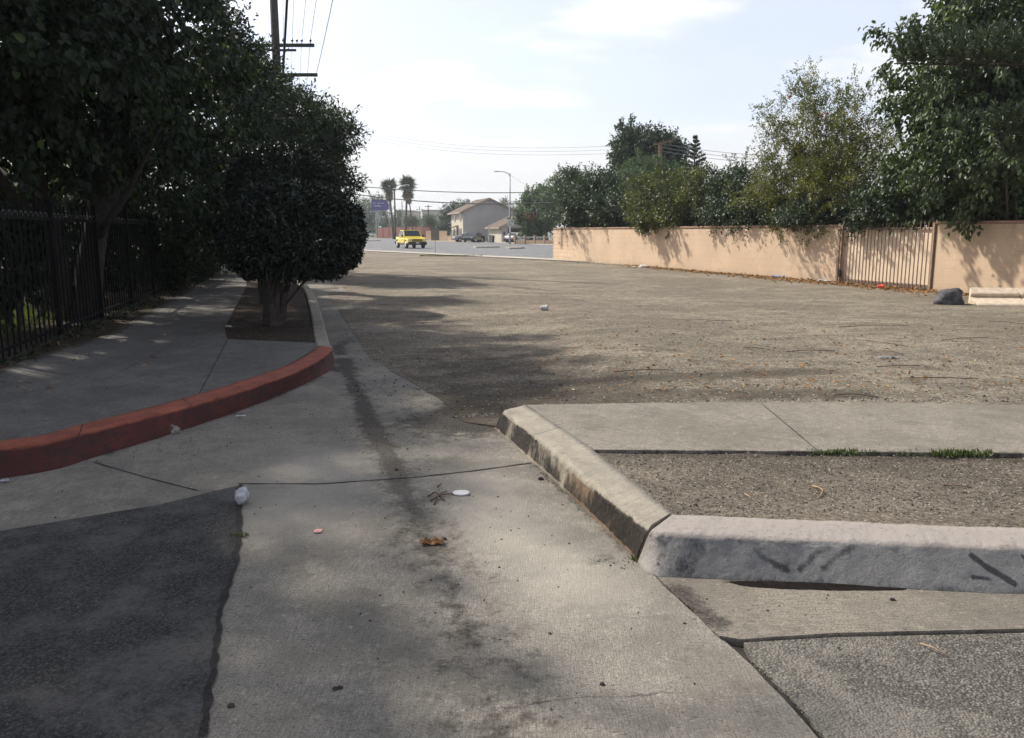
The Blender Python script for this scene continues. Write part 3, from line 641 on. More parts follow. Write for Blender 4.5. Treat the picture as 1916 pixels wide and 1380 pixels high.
fo = [P(1218, 990, ZS), P(1245, 997, ZS), P(1320, 1001, ZS), P(1500, 1006, ZS), P(1916, 1022, ZS), (6, 3.32), (12, 3.12)]
fi_ = [P(1262, 960, ZS), P(1262, 962, ZS), P(1330, 965, ZS), P(1500, 972, ZS), P(1916, 987, ZS), (6, 3.5), (12, 3.3)]
def fmap(px, py):      # a mark on the kerb face, given where it sits on the face: x in metres along it and height
    x = P(px, 1088)[0]; z = (1088 - py) / (1088 - 990) * ZS; return (x, z)
tm = [[fmap(1420, 1020), fmap(1440, 1042), fmap(1475, 1062)], [fmap(1500, 1060), fmap(1530, 1025), fmap(1560, 1008)], [fmap(1540, 1055), fmap(1570, 1025), fmap(1600, 1005)],
      [fmap(1808, 1012), fmap(1830, 1035), fmap(1870, 1066)], [fmap(1800, 1056), fmap(1830, 1060)], [fmap(1900, 1010), fmap(1925, 1050)], [fmap(1360, 1030), fmap(1370, 1034)]]
def st2(co):
    a = np.zeros(len(co)); x = co[:, 0]; z = co[:, 2]; zz = z + (x - .63) * .0
    for q, (s, w_) in zip(tm, ((.78, .020), (.62, .020), (.60, .018), (1.1, .014), (.8, .01), (.8, .012), (.4, .012))): a = np.maximum(a, s * np.exp(-(polyd(x, zz, q) / w_) ** 2))
    a = np.maximum(a, .5 * np.exp(-((x - .72) / .12) ** 2) * (z < .14)); a = np.maximum(a, .45 * sst(z, .05, 0.0))
    for px in (1238, 1290): q = fmap(px, 1062); a = np.maximum(a, .9 * np.exp(-(np.hypot(x - q[0], z - q[1]) / .012) ** 2))
    nn = np.array([noise.noise(Vector((p_[0] * 2.2, p_[2] * 5, 8))) for p_ in co]); a = np.maximum(a, .42 * np.clip(nn + .25, 0, 1)); a = np.maximum(a, .55 * np.exp(-((x - .80) / .10) ** 2))
    return a * (z < .155)
def lit_top(co): return sst(co[:, 2], .150, .164) * 1.1 + .6 * sst(co[:, 0], .71, .66)  # sunlit top painted paler through the rust mask; left corner paler too
def kp():
    m = M['kerbp']; return m
fk = kerb('painted_kerb', 'grey painted concrete kerb along the street with tyre scuffs, right foreground', fb[:5] + [(4.2, 3.23)], fo[:5] + [(4.2, 3.4)], fi_[:5] + [(4.2, 3.58)], ZS, M['kerbp'], 620, .024, .0042, 7, rows=34, marks= {'stain': st2, 'rust': lit_top})
# grey kerb along the parkway beyond the red one
gb = [P(626, 686), P(608, 600), (-5.0, 19.4), (-9, 33), (-14.4, 52)]
go = [P(619, 645, .15), P(586, 551, .15), (-5.05, 20.1), (-9.1, 33), (-14.5, 52)]
gb = [(-2.12, 9.62), (-2.32, 10.35), (-4.5, 18.6), (-7.3, 28), (-14.1, 51)]
go = [(q[0] - .03, q[1]) for q in gb]; gi = [(q[0] - .2, q[1] - .02) for q in gb]; gi[0] = (gi[0][0], gi[0][1] + .06)
gi[0] = P(600, 645, .15); go[0] = P(620, 645, .15); gb[0] = (go[0][0] + .05, go[0][1] - .05)
kerb('parkway_kerb', 'narrow unpainted concrete kerb running past the topiary trees on the left', gb, go, gi, .15, M['kerbc'], 160, .02, .002, 9, {'stain': lambda co: .35 * (co[:, 2] < .1), 'rust': lambda co: co[:, 0] * 0})

# ------------------------------------------------------------------ peach block wall and gate
WD = Vector((.328, -.945, 0)).normalized(); W0 = Vector((2.33, 46.34, 0)); WRZ = math.atan2(WD.y, WD.x)
def WP(t, off=0, z=0): return W0 + WD * t + Vector((-WD.y, WD.x, 0)) * off + Vector((0, 0, z))
def wallmat():
    m, g = newmat('peach_painted_block'); v = g('ShaderNodeTexCoord').outputs['Object']
    sp = g('ShaderNodeSeparateXYZ', i_0=v)
    cm = g('ShaderNodeCombineXYZ', i_0=sp.outputs[0], i_1=sp.outputs[2])
    br = g('ShaderNodeTexBrick', i_Vector=cm.outputs[0], i_Scale=1.0); br.inputs['Brick Width'].default_value = .41; br.inputs['Row Height'].default_value = .205; br.inputs['Mortar Size'].default_value = .007; br.inputs['Mortar Smooth'].default_value = .3
    n = g.noise(v, 1.1, 6, .65); c = g.mix(g.ramp(n, .3, .7), (.57, .425, .30), (.66, .50, .36))
    c = g.mix(g.math('MULTIPLY', g.ramp(g.noise(v, 2.2, 8, .78), .50, .64), .38), c, (.40, .30, .21)); c = g.mix(g.math('MULTIPLY', g.ramp(g.noise(v, 24, 6, .8), .52, .64), .3), c, (.38, .27, .19)); c = g.mix(g.math('MULTIPLY', g.ramp(g.noise(v, 1.4, 5, .7), .55, .62), .35), c, (.72, .53, .38))
    nearend = g.ramp(g.math('ADD', sp.outputs[0], g.math('MULTIPLY', g.noise(v, 1.5, 3), 1.6)), 2.6, 4.2, 1, .12)
    c = g.mix(g.math('MULTIPLY', br.outputs['Fac'], g.math('MULTIPLY', nearend, .75)), c, (.16, .11, .08))
    low = g.ramp(g.math('ADD', sp.outputs[2], g.math('MULTIPLY', g.noise(v, 3, 5), .25)), .05, .42, 1, 0)
    c = g.mix(g.math('MULTIPLY', low, .5), c, (.36, .29, .21))
    # dark run-down streak near the far end, darker streaks under the cap
    sk = g.math('ABSOLUTE', g.math('SUBTRACT', g.math('ADD', sp.outputs[0], g.math('MULTIPLY', g.noise(v, 6, 3), .2)), 1.35))
    sk = g.math('MULTIPLY', g.ramp(sk, .05, .28, 1, 0), g.ramp(sp.outputs[2], .5, .8))
    c = g.mix(g.math('MULTIPLY', sk, .7), c, (.12, .095, .085))
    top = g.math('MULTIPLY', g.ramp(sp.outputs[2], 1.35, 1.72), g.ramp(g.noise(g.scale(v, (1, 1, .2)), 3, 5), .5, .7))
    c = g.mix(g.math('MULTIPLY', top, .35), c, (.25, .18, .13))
    h = g.math('SUBTRACT', g.noise(v, 30, 5, .6), g.math('MULTIPLY', br.outputs['Fac'], g.math('MULTIPLY', nearend, 3)))
    return fin_mat(m, g, c, .92, h, .45, .012, .2)
M['peach'] = wallmat(); M['cap'] = simple('peach_cap', (.36, .23, .16), .9, .2, 6, .5); M['peachend'] = simple('cream_wall_end', (.66, .56, .42), .9, .1, 4, .4)
M['panel'] = simple('peach_gate_sheet', (.74, .60, .45), .6, .08, 2.5, .1)
w1 = thing('block_wall', 'long peach painted block wall left of the spiked gate, block joints showing at its far end', 'wall', W0, WRZ)
mb = MB()
for i in range(46): mb.box(i * .5, min(22.85, i * .5 + .5), 0, .2, -.3, 1.69)
MB().box(0, 22.85, 0, .2, -.3, 1.69).build('wall_face', M['peach'], w1, bevel=.01)
MB().box(-.03, 22.88, -.035, .235, 1.692, 1.76).build('cap', M['cap'], w1, bevel=.012)
MB().box(-.035, -.002, -.01, .21, -.3, 1.69).build('end_face', M['peachend'], w1, bevel=.004)
w2 = thing('block_wall', 'peach painted block wall right of the spiked gate, leaf shadows across it', 'wall', WP(26.45), WRZ)
M['peach2'] = M['peach'].copy()
MB().box(4.0, 4.0 + 12, 0, .2, -.3, 1.74).build('wall_face', M['peach'], w2, bevel=.01, loc=(-4, 0, 0))
MB().box(-.03, 12, -.035, .235, 1.742, 1.81).build('cap', M['cap'], w2, bevel=.012)
M['gframe'] = simple('gate_frame_paint', (.34, .24, .17), .7, .3, 20)
gt = thing('spiked_gate', 'wide gate of rusty spiked pickets over a peach sheet, set in the peach wall', 'gate', WP(22.9), WRZ)
MB().box(.12, 3.48, .07, .085, .06, 1.66).build('backing_sheet', M['panel'], gt)
MB().box(-.03, .06, -.05, .08, -.1, 1.80).build('gate_post', M['gframe'], gt, bevel=.006)
MB().box(.085, .14, -.04, .06, -.1, 1.74).build('gate_post', M['gframe'], gt, bevel=.006)
MB().box(3.47, 3.53, -.05, .08, -.1, 1.78).build('gate_post', M['gframe'], gt, bevel=.006)
for z in (.12, 1.60): MB().box(.14, 3.46, .02, .055, z, z + .04).build('rail', M['rust'], gt)
for i in range(25):
    x = .2 + i * .134; top = 1.74 + .09 * i / 24; mb = MB(); mb.box(x - .009, x + .009, 0, .018, .05, top - .06)
    mb.add([(x - .028, .009, top - .05), (x + .028, .009, top - .05), (x, .009, top + .03), (x, -.01, top - .03), (x, .028, top - .03), (x, .009, top - .075)],
           [(0, 3, 2), (3, 1, 2), (1, 4, 2), (4, 0, 2), (0, 5, 3), (3, 5, 1), (1, 5, 4), (4, 5, 0)])
    mb.build('picket', M['rust'], gt)
MB().box(.09, .2, -.08, -.02, .22, .42).build('latch_box', M['black'], gt, bevel=.01)
# iron rack showing above the wall
rk = thing('metal_rack', 'dark metal rack with thin bars showing above the right end of the peach wall', 'rack', WP(26.9, .9), WRZ)
mb = MB()
for z in (1.84, 1.98): mb.tube([(0, 0, z - .02), (1.0, 0, z), (6.5, .2, z + .02)], .022, 6); mb.tube([(0, .8, z - .02), (1.0, .8, z), (6.5, 1.0, z + .02)], .022, 6)
mb.build('rail', M['iron'], rk)
mb = MB()
for i in range(22): mb.bar((.3 * i, 0, .1 if i % 7 == 0 else 1.80), (.3 * i, 0, 2.0), .03); mb.bar((.3 * i, 0, 1.97), (.3 * i, .8, 1.97), .025)
mb.build('bars', M['iron'], rk)
MB().box(1.1, 2.1, .1, .7, 1.99, 2.05).build('shelf_board', M['brownwood'], rk, bevel=.01)

# ------------------------------------------------------------------ kerb piece and boulder at right
def boulder(name, label, cat, loc, s, mat, seed=1, sub=3, group=None, flat=.3):
    bm = bmesh.new(); bmesh.ops.create_icosphere(bm, subdivisions=sub, radius=1)
    for v in bm.verts:
        p = v.co.copy(); n1 = noise.noise(p * 1.1 + Vector((seed, 0, 0))); n2 = noise.cell(p * 1.6 + Vector((seed, 3, 1)))
        v.co = p * (1 + .28 * n1 + .10 * (n2 - .5) + .05 * noise.noise(p * 6)); v.co.x *= s[0]; v.co.y *= s[1]; v.co.z *= s[2]
        v.co.z = max(v.co.z, -s[2] * flat)
    me = bpy.data.meshes.new(name); bm.to_mesh(me); bm.free(); me.materials.append(mat)
    me.polygons.foreach_set('use_smooth', [sub > 3] * len(me.polygons))
    o = bpy.data.objects.new(name, me); col.objects.link(o); o.location = (loc[0], loc[1], loc[2] + s[2] * flat)
    return tag(o, label, cat, group)
q = P(1782, 570, .05); boulder('boulder', 'dark grey rounded boulder on the dirt in front of the peach wall', 'boulder', (q[0], q[1] + .15, .03), (.33, .27, .24), M['rock'], 5, 4, flat=.5)
kp_ = thing('kerb_block', 'pale broken length of rolled kerb and gutter lying by the dark boulder', 'kerb piece', (*P(1812, 568, .05), .02), R(-6))
prof = [(-.42, -.02), (-.42, .03), (-.37, .07), (-.02, .16), (.04, .17), (.00, .225), (.02, .255), (.24, .36), (.33, .35), (.36, -.02)]
M['pale'] = simple('pale_concrete', (.60, .50, .38), .9, .15, 8, .5)
mb = MB(); mb.prism([(y, z) for y, z in prof], 0, .0, 1.02); a_ = mb.build('kerb_length', M['pale'], kp_, bevel=.015)
mb = MB(); mb.prism([(y, z) for y, z in prof], 0, 1.035, 3.4); mb.build('kerb_length', M['pale'], kp_, bevel=.015)
for v in a_.data.vertices:
    if v.co.x < .3: v.co.x = max(0, v.co.x + .32 * max(0, v.co.y + .1)) 

# ------------------------------------------------------------------ iron fence on the left
FA = Vector((-5.35, 7.6, .12)); FB_ = Vector((-9.95, 25.6, .12)); FD = (FB_ - FA); FL = FD.length; FD.normalize(); FRZ = math.atan2(FD.y, FD.x)
fe = thing('iron_fence', 'black wrought iron picket fence along the left sidewalk with looped scrolls on its top rail', 'fence', FA, FRZ)
for z in (.10, 1.58): MB().box(0, FL, -.018, .018, z, z + .035).build('rail', M['iron'], fe)
PS = .20; np_ = int(FL / PS); extra = MB()
for i in range(np_):
    x = .06 + i * PS; mb = MB() if i < 95 else extra
    mb.box(x - .009, x + .009, -.009, .009, -.02, 1.74); mb.add([(x - .015, -.015, 1.74), (x + .015, -.015, 1.74), (x + .015, .015, 1.74), (x - .015, .015, 1.74), (x, 0, 1.83)], [(0, 1, 4), (1, 2, 4), (2, 3, 4), (3, 0, 4), (3, 2, 1, 0)])
    mb.build('picket', M['iron'], fe)
mb = MB()
for i in range(np_ - 1):
    x = .16 + i * PS; mb.tube([(x + .075 * math.cos(a), .004, 1.635 + .045 * math.sin(a)) for a in np.linspace(-.3, math.pi + .3, 7)], .008, 4)
mb.build('scrolls', simple('scroll_iron', (.05, .05, .055), .35, .2, 9, spec=.8), fe)
for x in (1.2, 3.7, 6.2, 8.7, 11.2, 13.7, 16.2, FL - .02): MB().box(x - .03, x + .03, -.03, .03, -.1, 1.86).build('post', M['iron'], fe, bevel=.005)

# ------------------------------------------------------------------ utility pole and cables on the left
def axis_pt(p, t): return (p[0] + .265 * t, p[1] - .964 * t, p[2])
px_, py_, _ = V(519, 150, 33)
up = thing('utility_pole', 'tall dark timber utility pole with crossarms rising behind the left trees', 'utility pole', (px_, py_, .13))
MB().tube([(0, 0, -.2), (0, 0, 6), (0, 0, 14.2)], [.19, .165, .13], 14).build('pole', M['wood'], up, smooth=True)
z1 = V(589, 86, 33)[2] - .13; z2 = V(594, 141, 33)[2] - .13
MB().box(-1.05, 1.52, -.20, -.10, z1 - .06, z1 + .06).build('crossarm', M['wood'], up, bevel=.006)
MB().box(-.6, .82, -.20, -.12, z1 - .22, z1 - .14).build('crossarm', M['wood'], up, bevel=.006)
MB().box(-.3, 1.60, -.20, -.10, z2 - .06, z2 + .06).build('crossarm', M['wood'], up, bevel=.006)
for s_ in (-1, 1): MB().bar((s_ * .55, -.14, z1 - .08), (s_ * .12, -.14, z1 - .55), .03, .02).build('brace', M['iron'], up)
def insul(mb, x, z): mb.tube([(x, -.15, z), (x, -.15, z + .07), (x, -.15, z + .08), (x, -.15, z + .13), (x, -.15, z + .14), (x, -.15, z + .2)], [.012, .012, .045, .05, .03, .02], 8)
for x in (.34, .68, .86, 1.05, 1.38, -.5, -.85): mb = MB(); insul(mb, x, z1 + .06); mb.build('insulator', M['insul'], up, smooth=True)
mb = MB(); mb.tube([(1.5, -.15, z2 - .06), (1.5, -.15, z2 - .12), (1.5, -.15, z2 - .13), (1.5, -.15, z2 - .26)], [.01, .01, .045, .03], 8); mb.build('insulator', M['insul'], up, smooth=True)
def cable(label, a, b, sag=.5, r=.01, n=24, group=None, mat=None, name='cable'):
    a = Vector(a); b = Vector(b); mb = MB()
    mb.tube([a.lerp(b, t) - Vector((0, 0, 4 * sag * t * (1 - t))) for t in np.linspace(0, 1, n)], r, 5)
    return tag(mb.build(name, mat or M['wire'], smooth=True), label, 'cable', group)
G = 'overhead lines strung along the left utility pole'
for x, z, rr, lb in ((.34, z1 + .22, .007, 'thin overhead line nearest the left utility pole on its top crossarm'), (.68, z1 + .22, .007, 'second thin overhead line out along the top crossarm'), (1.05, z1 + .22, .007, 'third thin overhead line along the top crossarm'),
                     (1.38, z1 + .22, .008, 'outermost thin overhead line on the top crossarm of the left pole'), (1.57, z2 + .08, .010, 'thin line from the tip of the lower crossarm, rightmost of the lines by the pole')):
    p = (px_ + x, py_ - .15, .13 + z); cable(lb, p, axis_pt((p[0], p[1], p[2] + 1.3), 46), .7, rr, group=G); 
    if x < 1.5: cable(lb.replace('overhead line', 'overhead line continuing away'), p, axis_pt((p[0], p[1], p[2] - 1.0), -40), .7, rr, group=G)
p = V(521, 135, 32.6); cable('thick dark cable rising steeply just right of the left utility pole', (px_ + .16, py_ - .25, 6.4), V(540, -60, 27), .1, .045, group=G)

# ------------------------------------------------------------------ across the main road
ND = Vector((.547, -.837, 0)); NE = Vector((2.33, 46.34, 0)) - ND * .3
a_ = NE + ND * 60 ; b_ = NE - ND * 170
main = [(a_.x, a_.y), (NE.x, NE.y), (b_.x, b_.y), P(640, 438.5), P(690, 438.5), P(700, 441), P(738, 446), P(797, 451), P(930, 453), (4.84, 97), (40, 43)]
sheet('main_road', main, -.02, M['mainroad'], 0, skirt=0)
mb = MB(); n_ = Vector((.837, .547, 0))
e0 = NE + ND * 55 - n_ * .1; e1 = NE - ND * 160 - n_ * .1
M['kerbfar'] = simple('far_kerb_concrete', (.42, .38, .32), .9, .1, .5)
mb.add([(*(e0 - n_ * 1.1).xy, .04), (*(e1 - n_ * 1.1).xy, .04), (*(e1 + n_ * .25).xy, .05), (*(e0 + n_ * .25).xy, .05), (*(e1 + n_ * .3).xy, -.06), (*(e0 + n_ * .3).xy, -.06)], [(0, 1, 2, 3), (3, 2, 4, 5)])
tag(mb.build('near_road_kerb', M['kerbfar']), kind='structure')
fw = [(4.2, 98.2), (-3, 121.5), (-14.2, 135), (-14.6, 141), (-5, 132), (6, 105), (45, 48), (41, 43.5)]
sheet('far_pavement', fw, .03, M['kerbfar'], 0, skirt=.12)
mb = MB()
for t_ in np.arange(-40, 120, 12): p_ = NE - ND * t_ + n_ * 4.2; q_ = p_ - ND * 3.2; mb.add([(*(p_ - n_ * .07).xy, -.012), (*(q_ - n_ * .07).xy, -.012), (*(q_ + n_ * .07).xy, -.012), (*(p_ + n_ * .07).xy, -.012)], [(0, 1, 2, 3)])
tag(mb.build('lane_markings', simple('road_paint', (.5, .5, .48), .7, .2, 3)), kind='structure')
def island(x0, x1, y, lab):
    a = Vector((*P(x0, y), 0)); b = Vector((*P(x1, y - .6), 0)); d = (b - a).normalized(); s = Vector((-d.y, d.x, 0)) * .9; mb = MB()
    pts = [a - s * .6, b - s * .6, b + d * .5, b + s, a + s, a - d * .5]; k = len(pts)
    mb.add([(p.x, p.y, -.04) for p in pts] + [(p.x, p.y, .13) for p in pts], [tuple(range(k, 2 * k))] + [(i, (i + 1) % k, (i + 1) % k + k, i + k) for i in range(k)])
    tag(mb.build('traffic_island', M['kerbfar'], bevel=.03), lab, 'traffic island', 'low islands in the main road')
island(897, 928, 463, 'low concrete island in the road in front of the grey house, middle one')
island(958, 972, 465, 'short concrete island in the road, just right of the street lamp')
island(690, 707, 450.5, 'small concrete island in the road at far left, behind the yellow pickup')

# vehicles ------------------------------------------------------
def vehicle(name, label, cat, loc, rz, L, W, prof, cab, paint, wr=.36, wx=(.9, -1.6), open_bed=None, group=None, trimc=None, lower=None):
    """prof: side outline of the body (x forward, z); cab: (x0 low rear, x0 top rear, x1 top front, x1 low front, z low, z top)"""
    t = thing(name, label, cat, loc, rz, group); hw = W / 2
    mb = MB()
    bot = min(z for x, z in prof); out = [(x, z) for x, z in prof]
    # wheel arches cut into the lower edge
    low = []
    for c in sorted(wx, reverse=True):
        for a in np.linspace(0, math.pi, 9): low.append((c + (wr + .07) * math.cos(a), wr + (wr + .07) * math.sin(a)))
    low = [(x, max(z, bot)) for x, z in low]
    poly = [(prof[-1][0], bot)] if False else []
    poly = out + [(min(x for x, z in prof) + .02, bot)] if False else out
    full = out + sorted(low, key=lambda q: 0)[::-1] if False else out + list(reversed(low))
    mb = MB(); n = len(full)
    for s_ in (0,):
        y = hw; vs = [(x, -y if z < 2 else -y, z) for x, z in full] + [(x, y, z) for x, z in full]
        ins = .06
        vs = [(x, (-1 if k < n else 1) * (hw - (ins if z > prof_mid(prof) else 0) - (.12 if abs(x) > L / 2 - .12 else 0)), z) for k, (x, z) in enumerate(full + full)]
        tr = tessellate_polygon([[Vector((x, 0, z)) for x, z in full]])
        fs = [tuple(q) for q in tr] + [tuple(i + n for i in q) for q in tr] + [(i, (i + 1) % n, (i + 1) % n + n, i + n) for i in range(n)]
        mb.add(vs, fs)
    body = mb.build('body', paint, t, bevel=.03)
    x0, x0t, x1t, x1, zl, zt = cab; ti = .16
    mb = MB(); vs = [(x0, -hw + .05, zl), (x1, -hw + .05, zl), (x1, hw - .05, zl), (x0, hw - .05, zl), (x0t, -hw + ti, zt), (x1t, -hw + ti, zt), (x1t, hw - ti, zt), (x0t, hw - ti, zt)]
    mb.add(vs, [(3, 2, 1, 0), (4, 5, 6, 7), (0, 1, 5, 4), (1, 2, 6, 5), (2, 3, 7, 6), (3, 0, 4, 7)]); mb.build('cabin', paint, t, bevel=.03)
    def lerp(a, b, f): return tuple(a[i] + (b[i] - a[i]) * f for i in range(3))
    def pane(a, b, c, d, i0, i1, j0, j1, nm, o):   # quad on the cabin face a,b low; d,c top
        def pt(u, v_): lo_ = lerp(a, b, u); hi_ = lerp(d, c, u); p = lerp(lo_, hi_, v_); return tuple(p[i] + o[i] for i in range(3))
        f = [pt(i0, j0), pt(i1, j0), pt(i1, j1), pt(i0, j1)]; bk = [tuple(p[i] - 2 * o[i] for i in range(3)) for p in f]
        MB().add(f + bk, [(0, 1, 2, 3), (7, 6, 5, 4), (0, 4, 5, 1), (1, 5, 6, 2), (2, 6, 7, 3), (3, 7, 4, 0)]).build(nm, M['glass'], t)
    for sgn, (i, j, k, l) in ((-1, (0, 1, 5, 4)), (1, (3, 2, 6, 7))):
        for u0, u1 in ((.06, .44), (.50, .90)): pane(vs[i], vs[j], vs[k], vs[l], u0, u1, .12, .88, 'side_window', (0, sgn * .012, .003))
    pane(vs[1], vs[2], vs[6], vs[5], .05, .95, .08, .92, 'windscreen', (.012, 0, .008)); pane(vs[3], vs[0], vs[4], vs[7], .08, .92, .12, .88, 'rear_window', (-.012, 0, .006))
    for x in wx:
        for s_ in (-1, 1):
            y = s_ * (hw - .12); wl = MB().tube([(x, y - .115, wr), (x, y - .10, wr), (x, y + .10, wr), (x, y + .115, wr)], [wr * .9, wr, wr, wr * .9], 18).build('wheel', M['rubber'], t)
            MB().tube([(x, y + s_ * .10, wr), (x, y + s_ * .124, wr)], [wr * .66, wr * .6], 10).build('rim', M['chrome'], wl)
    return t
def prof_mid(p): zs = [z for x, z in p]; return (min(zs) + max(zs)) / 2 + .1
lx, ly = P(768, 463.3)
ang = math.atan2(-.927, .375)
tk = vehicle('pickup_truck', 'bright yellow crew cab pickup truck driving on the main road', 'pickup truck', (lx, ly, -.02), ang, 5.2, 1.86,
             [(-2.6, .5), (-2.6, 1.08), (-1.05, 1.10), (-.9, 1.12), (.95, 1.12), (1.1, 1.08), (2.35, .98), (2.5, .9), (2.52, .5)], (-1.1, -.85, .35, 1.0, 1.1, 1.72), M['yellow'], .39, (1.62, -1.65))
MB().box(2.46, 2.66, -.9, .9, .34, .62).build('front_bumper', M['black'], tk, bevel=.03)
MB().box(-2.72, -2.55, -.88, .88, .42, .60).build('rear_bumper', M['black'], tk, bevel=.03)
MB().box(2.49, 2.535, -.48, .48, .66, .86).build('grille', M['black'], tk, bevel=.01)
MB().box(2.53, 2.55, -.44, .44, .745, .775).build('grille_bar', M['yellow'], tk)
for s_ in (-1, 1): MB().box(2.44, 2.53, s_ * .72 - .17, s_ * .72 + .17, .68, .86).build('headlight', M['chrome'], tk, bevel=.02)
MB().box(2.655, 2.67, -.16, .16, .48, .60).build('number_plate', M['plate'], tk)
for s_ in (-1, 1): MB().box(.78, .95, s_ * 1.02 - .08, s_ * 1.02 + .08, 1.1, 1.28).build('wing_mirror', M['black'], tk, bevel=.02); MB().box(-.9, 1.1, s_ * .93 - .04, s_ * .93 + .04, .34, .42).build('side_step', M['black'], tk, bevel=.01)
MB().box(-2.5, -1.15, -.78, .78, 1.09, 1.14).build('bed_cover', M['black'], tk, bevel=.01)
for y in (-.6, .6): MB().box(-.75, .3, y - .02, y + .02, 1.76, 1.79).build('roof_rail', M['black'], tk)
car_prof = [(-2.3, .35), (-2.32, .75), (-2.15, .95), (-1.4, .98), (.9, .95), (2.0, .80), (2.25, .65), (2.28, .35)]
def sedan(label, px, py, d, heading, paint, s=1.0):
    x, y, _ = V(px, py, d); t = vehicle('parked_car', label, 'car', (x, y, 0.0), heading, 4.5, 1.76, car_prof, (-1.55, -.95, .15, 1.05, .94, 1.40), paint, .32, (1.38, -1.35), group='cars parked outside the grey house')
    MB().box(2.24, 2.34, -.8, .8, .30, .52).build('front_bumper', M['black'], t, bevel=.03); MB().box(-2.38, -2.28, -.8, .8, .30, .55).build('rear_bumper', M['black'], t, bevel=.03)
    for s_ in (-1, 1): MB().box(2.12, 2.27, s_ * .62 - .14, s_ * .62 + .14, .58, .72).build('headlight', M['chrome'], t, bevel=.02); MB().box(-2.34, -2.25, s_ * .62 - .14, s_ * .62 + .14, .62, .78).build('tail_light', M['redlit'], t, bevel=.01)
    t.scale = (s, s, s); return t
sedan('grey silver sedan parked against the side of the grey house behind the low peach wall', 874, 449, 128, R(200), M['carsilver'])
sedan('dark sedan parked nose out in front of the grey gable wall', 886, 451, 124, R(250), M['cardark'])
sedan('white sedan parked at the dark garage opening by the street lamp', 967, 451, 117, R(60), M['carwhite'])

# houses ---------------------------------------------------------
def gable_house(name, label, loc, rz, Wd, Dp, eave, ridge, wallm, frontm, ov=.6, group=None):
    t = thing(name, label, 'house', loc, rz, group)
    mb = MB(); mb.prism([(0, -.3), (Wd, -.3), (Wd, eave), (Wd / 2, ridge), (0, eave)], 1, 0, Dp); mb.build('wall', wallm, t)
    MB().box(-.03, -.003, .02, Dp, -.3, eave - .03).build('front_wall', frontm, t)
    sl = (ridge - eave) / (Wd / 2); rf = MB(); th_ = .16
    o_ = [(-ov, eave - ov * sl), (Wd / 2, ridge), (Wd + ov, eave - ov * sl)]
    rf.prism([(o_[0][0], o_[0][1] + .03), (o_[1][0], o_[1][1] + .03), (o_[2][0], o_[2][1] + .03), (o_[2][0], o_[2][1] + th_ + .03), (o_[1][0], o_[1][1] + th_ + .05), (o_[0][0], o_[0][1] + th_ + .03)], 1, -ov * .6, Dp + ov)
    r_ = rf.build('roof', M['roof'], t)
    fa = MB(); fa.box(-ov - .04, -ov - .002, -ov * .6, Dp + ov, o_[0][1] - .06, o_[0][1] + th_ + .02)
    for (p, q) in ((o_[0], o_[1]), (o_[1], o_[2])): fa.prism([(p[0], p[1] - .02), (q[0], q[1] - .02), (q[0], q[1] + th_), (p[0], p[1] + th_)], 1, -ov * .6 - .04, -ov * .6 - .003)
    fa.build('fascia', M['trim'], r_)
    return t, r_
def win(t, y0, y1, z0, z1, x=-.035, m='glass', nm='window'):      # window in the lit front wall (plane x = const)
    w_ = MB().box(x - .05, x, y0, y1, z0, z1).build(nm, M['trim'], t); MB().box(x - .06, x - .052, y0 + .07, y1 - .07, z0 + .07, z1 - .07).build('pane', M[m], w_); return w_
hx, hy, _ = V(867, 451, 133)
hs, hr = gable_house('two_storey_house', 'two storey grey stucco house with brown gable roof and paler sunlit front, across the main road', (hx, hy, 0), .27, 8.7, 9.5, 4.75, 6.75, M['stucco_shaded'], M['stucco_lit'])
win(hs, 1.2, 2.4, 3.2, 4.4); win(hs, 5.8, 7.0, 3.2, 4.4); win(hs, 1.0, 2.8, .7, 2.1); win(hs, 6.4, 7.8, .7, 2.1)
dr = MB().box(-.09, -.035, 4.0, 5.1, 0, 2.1).build('door', M['board'], hs); MB().box(-.13, -.095, 4.1, 4.18, 1.0, 1.08).build('handle', M['chrome'], dr)
MB().prism([(-1.0, 2.15), (-.035, 2.45), (-.035, 2.6), (-1.0, 2.25)], 1, 3.6, 5.6).build('door_canopy', M['roof'], hs)
MB().box(4.15, 4.55, -.02, -.003, 5.7, 6.2).build('gable_vent', M['trim'], hs)
MB().tube([(2.2, 3, 5.6), (2.2, 3, 6.35)], .06, 6).build('vent_pipe', M['grey'], hr); MB().tube([(3.5, 5, 6.2), (3.5, 5, 6.9)], .05, 6).build('vent_pipe', M['grey'], hr)
dsh = MB().tube([(1.1, 1.3, 5.4), (1.1, 1.3, 6.3)], .04, 6).build('dish_mast', M['grey'], hr); MB().tube([(1.1, 1.2, 6.45), (1.1, 1.1, 6.5)], [.36, .3], 12).build('satellite_dish', M['grey'], hr)
gx, gy, _ = V(939, 449, 121)
gs, gr = gable_house('garage', 'low grey garage with brown gable roof and dark open bay beside the two storey house', (gx, gy, 0), .27, 6.6, 8, 2.25, 3.75, M['stucco_shaded'], M['stucco_lit'], .5)
MB().box(.9, 4.8, -.03, -.004, 0, 2.05).build('bay_shade_panel', M['black'], gs); MB().box(.8, 4.9, -.06, -.031, 2.06, 2.2).build('lintel', M['trim'], gs)  # black panel on the wall paints the shade inside the open bay
MB().box(.25, .45, -.05, -.004, 1.1, 1.5).build('meter_box', M['iron'], gs)
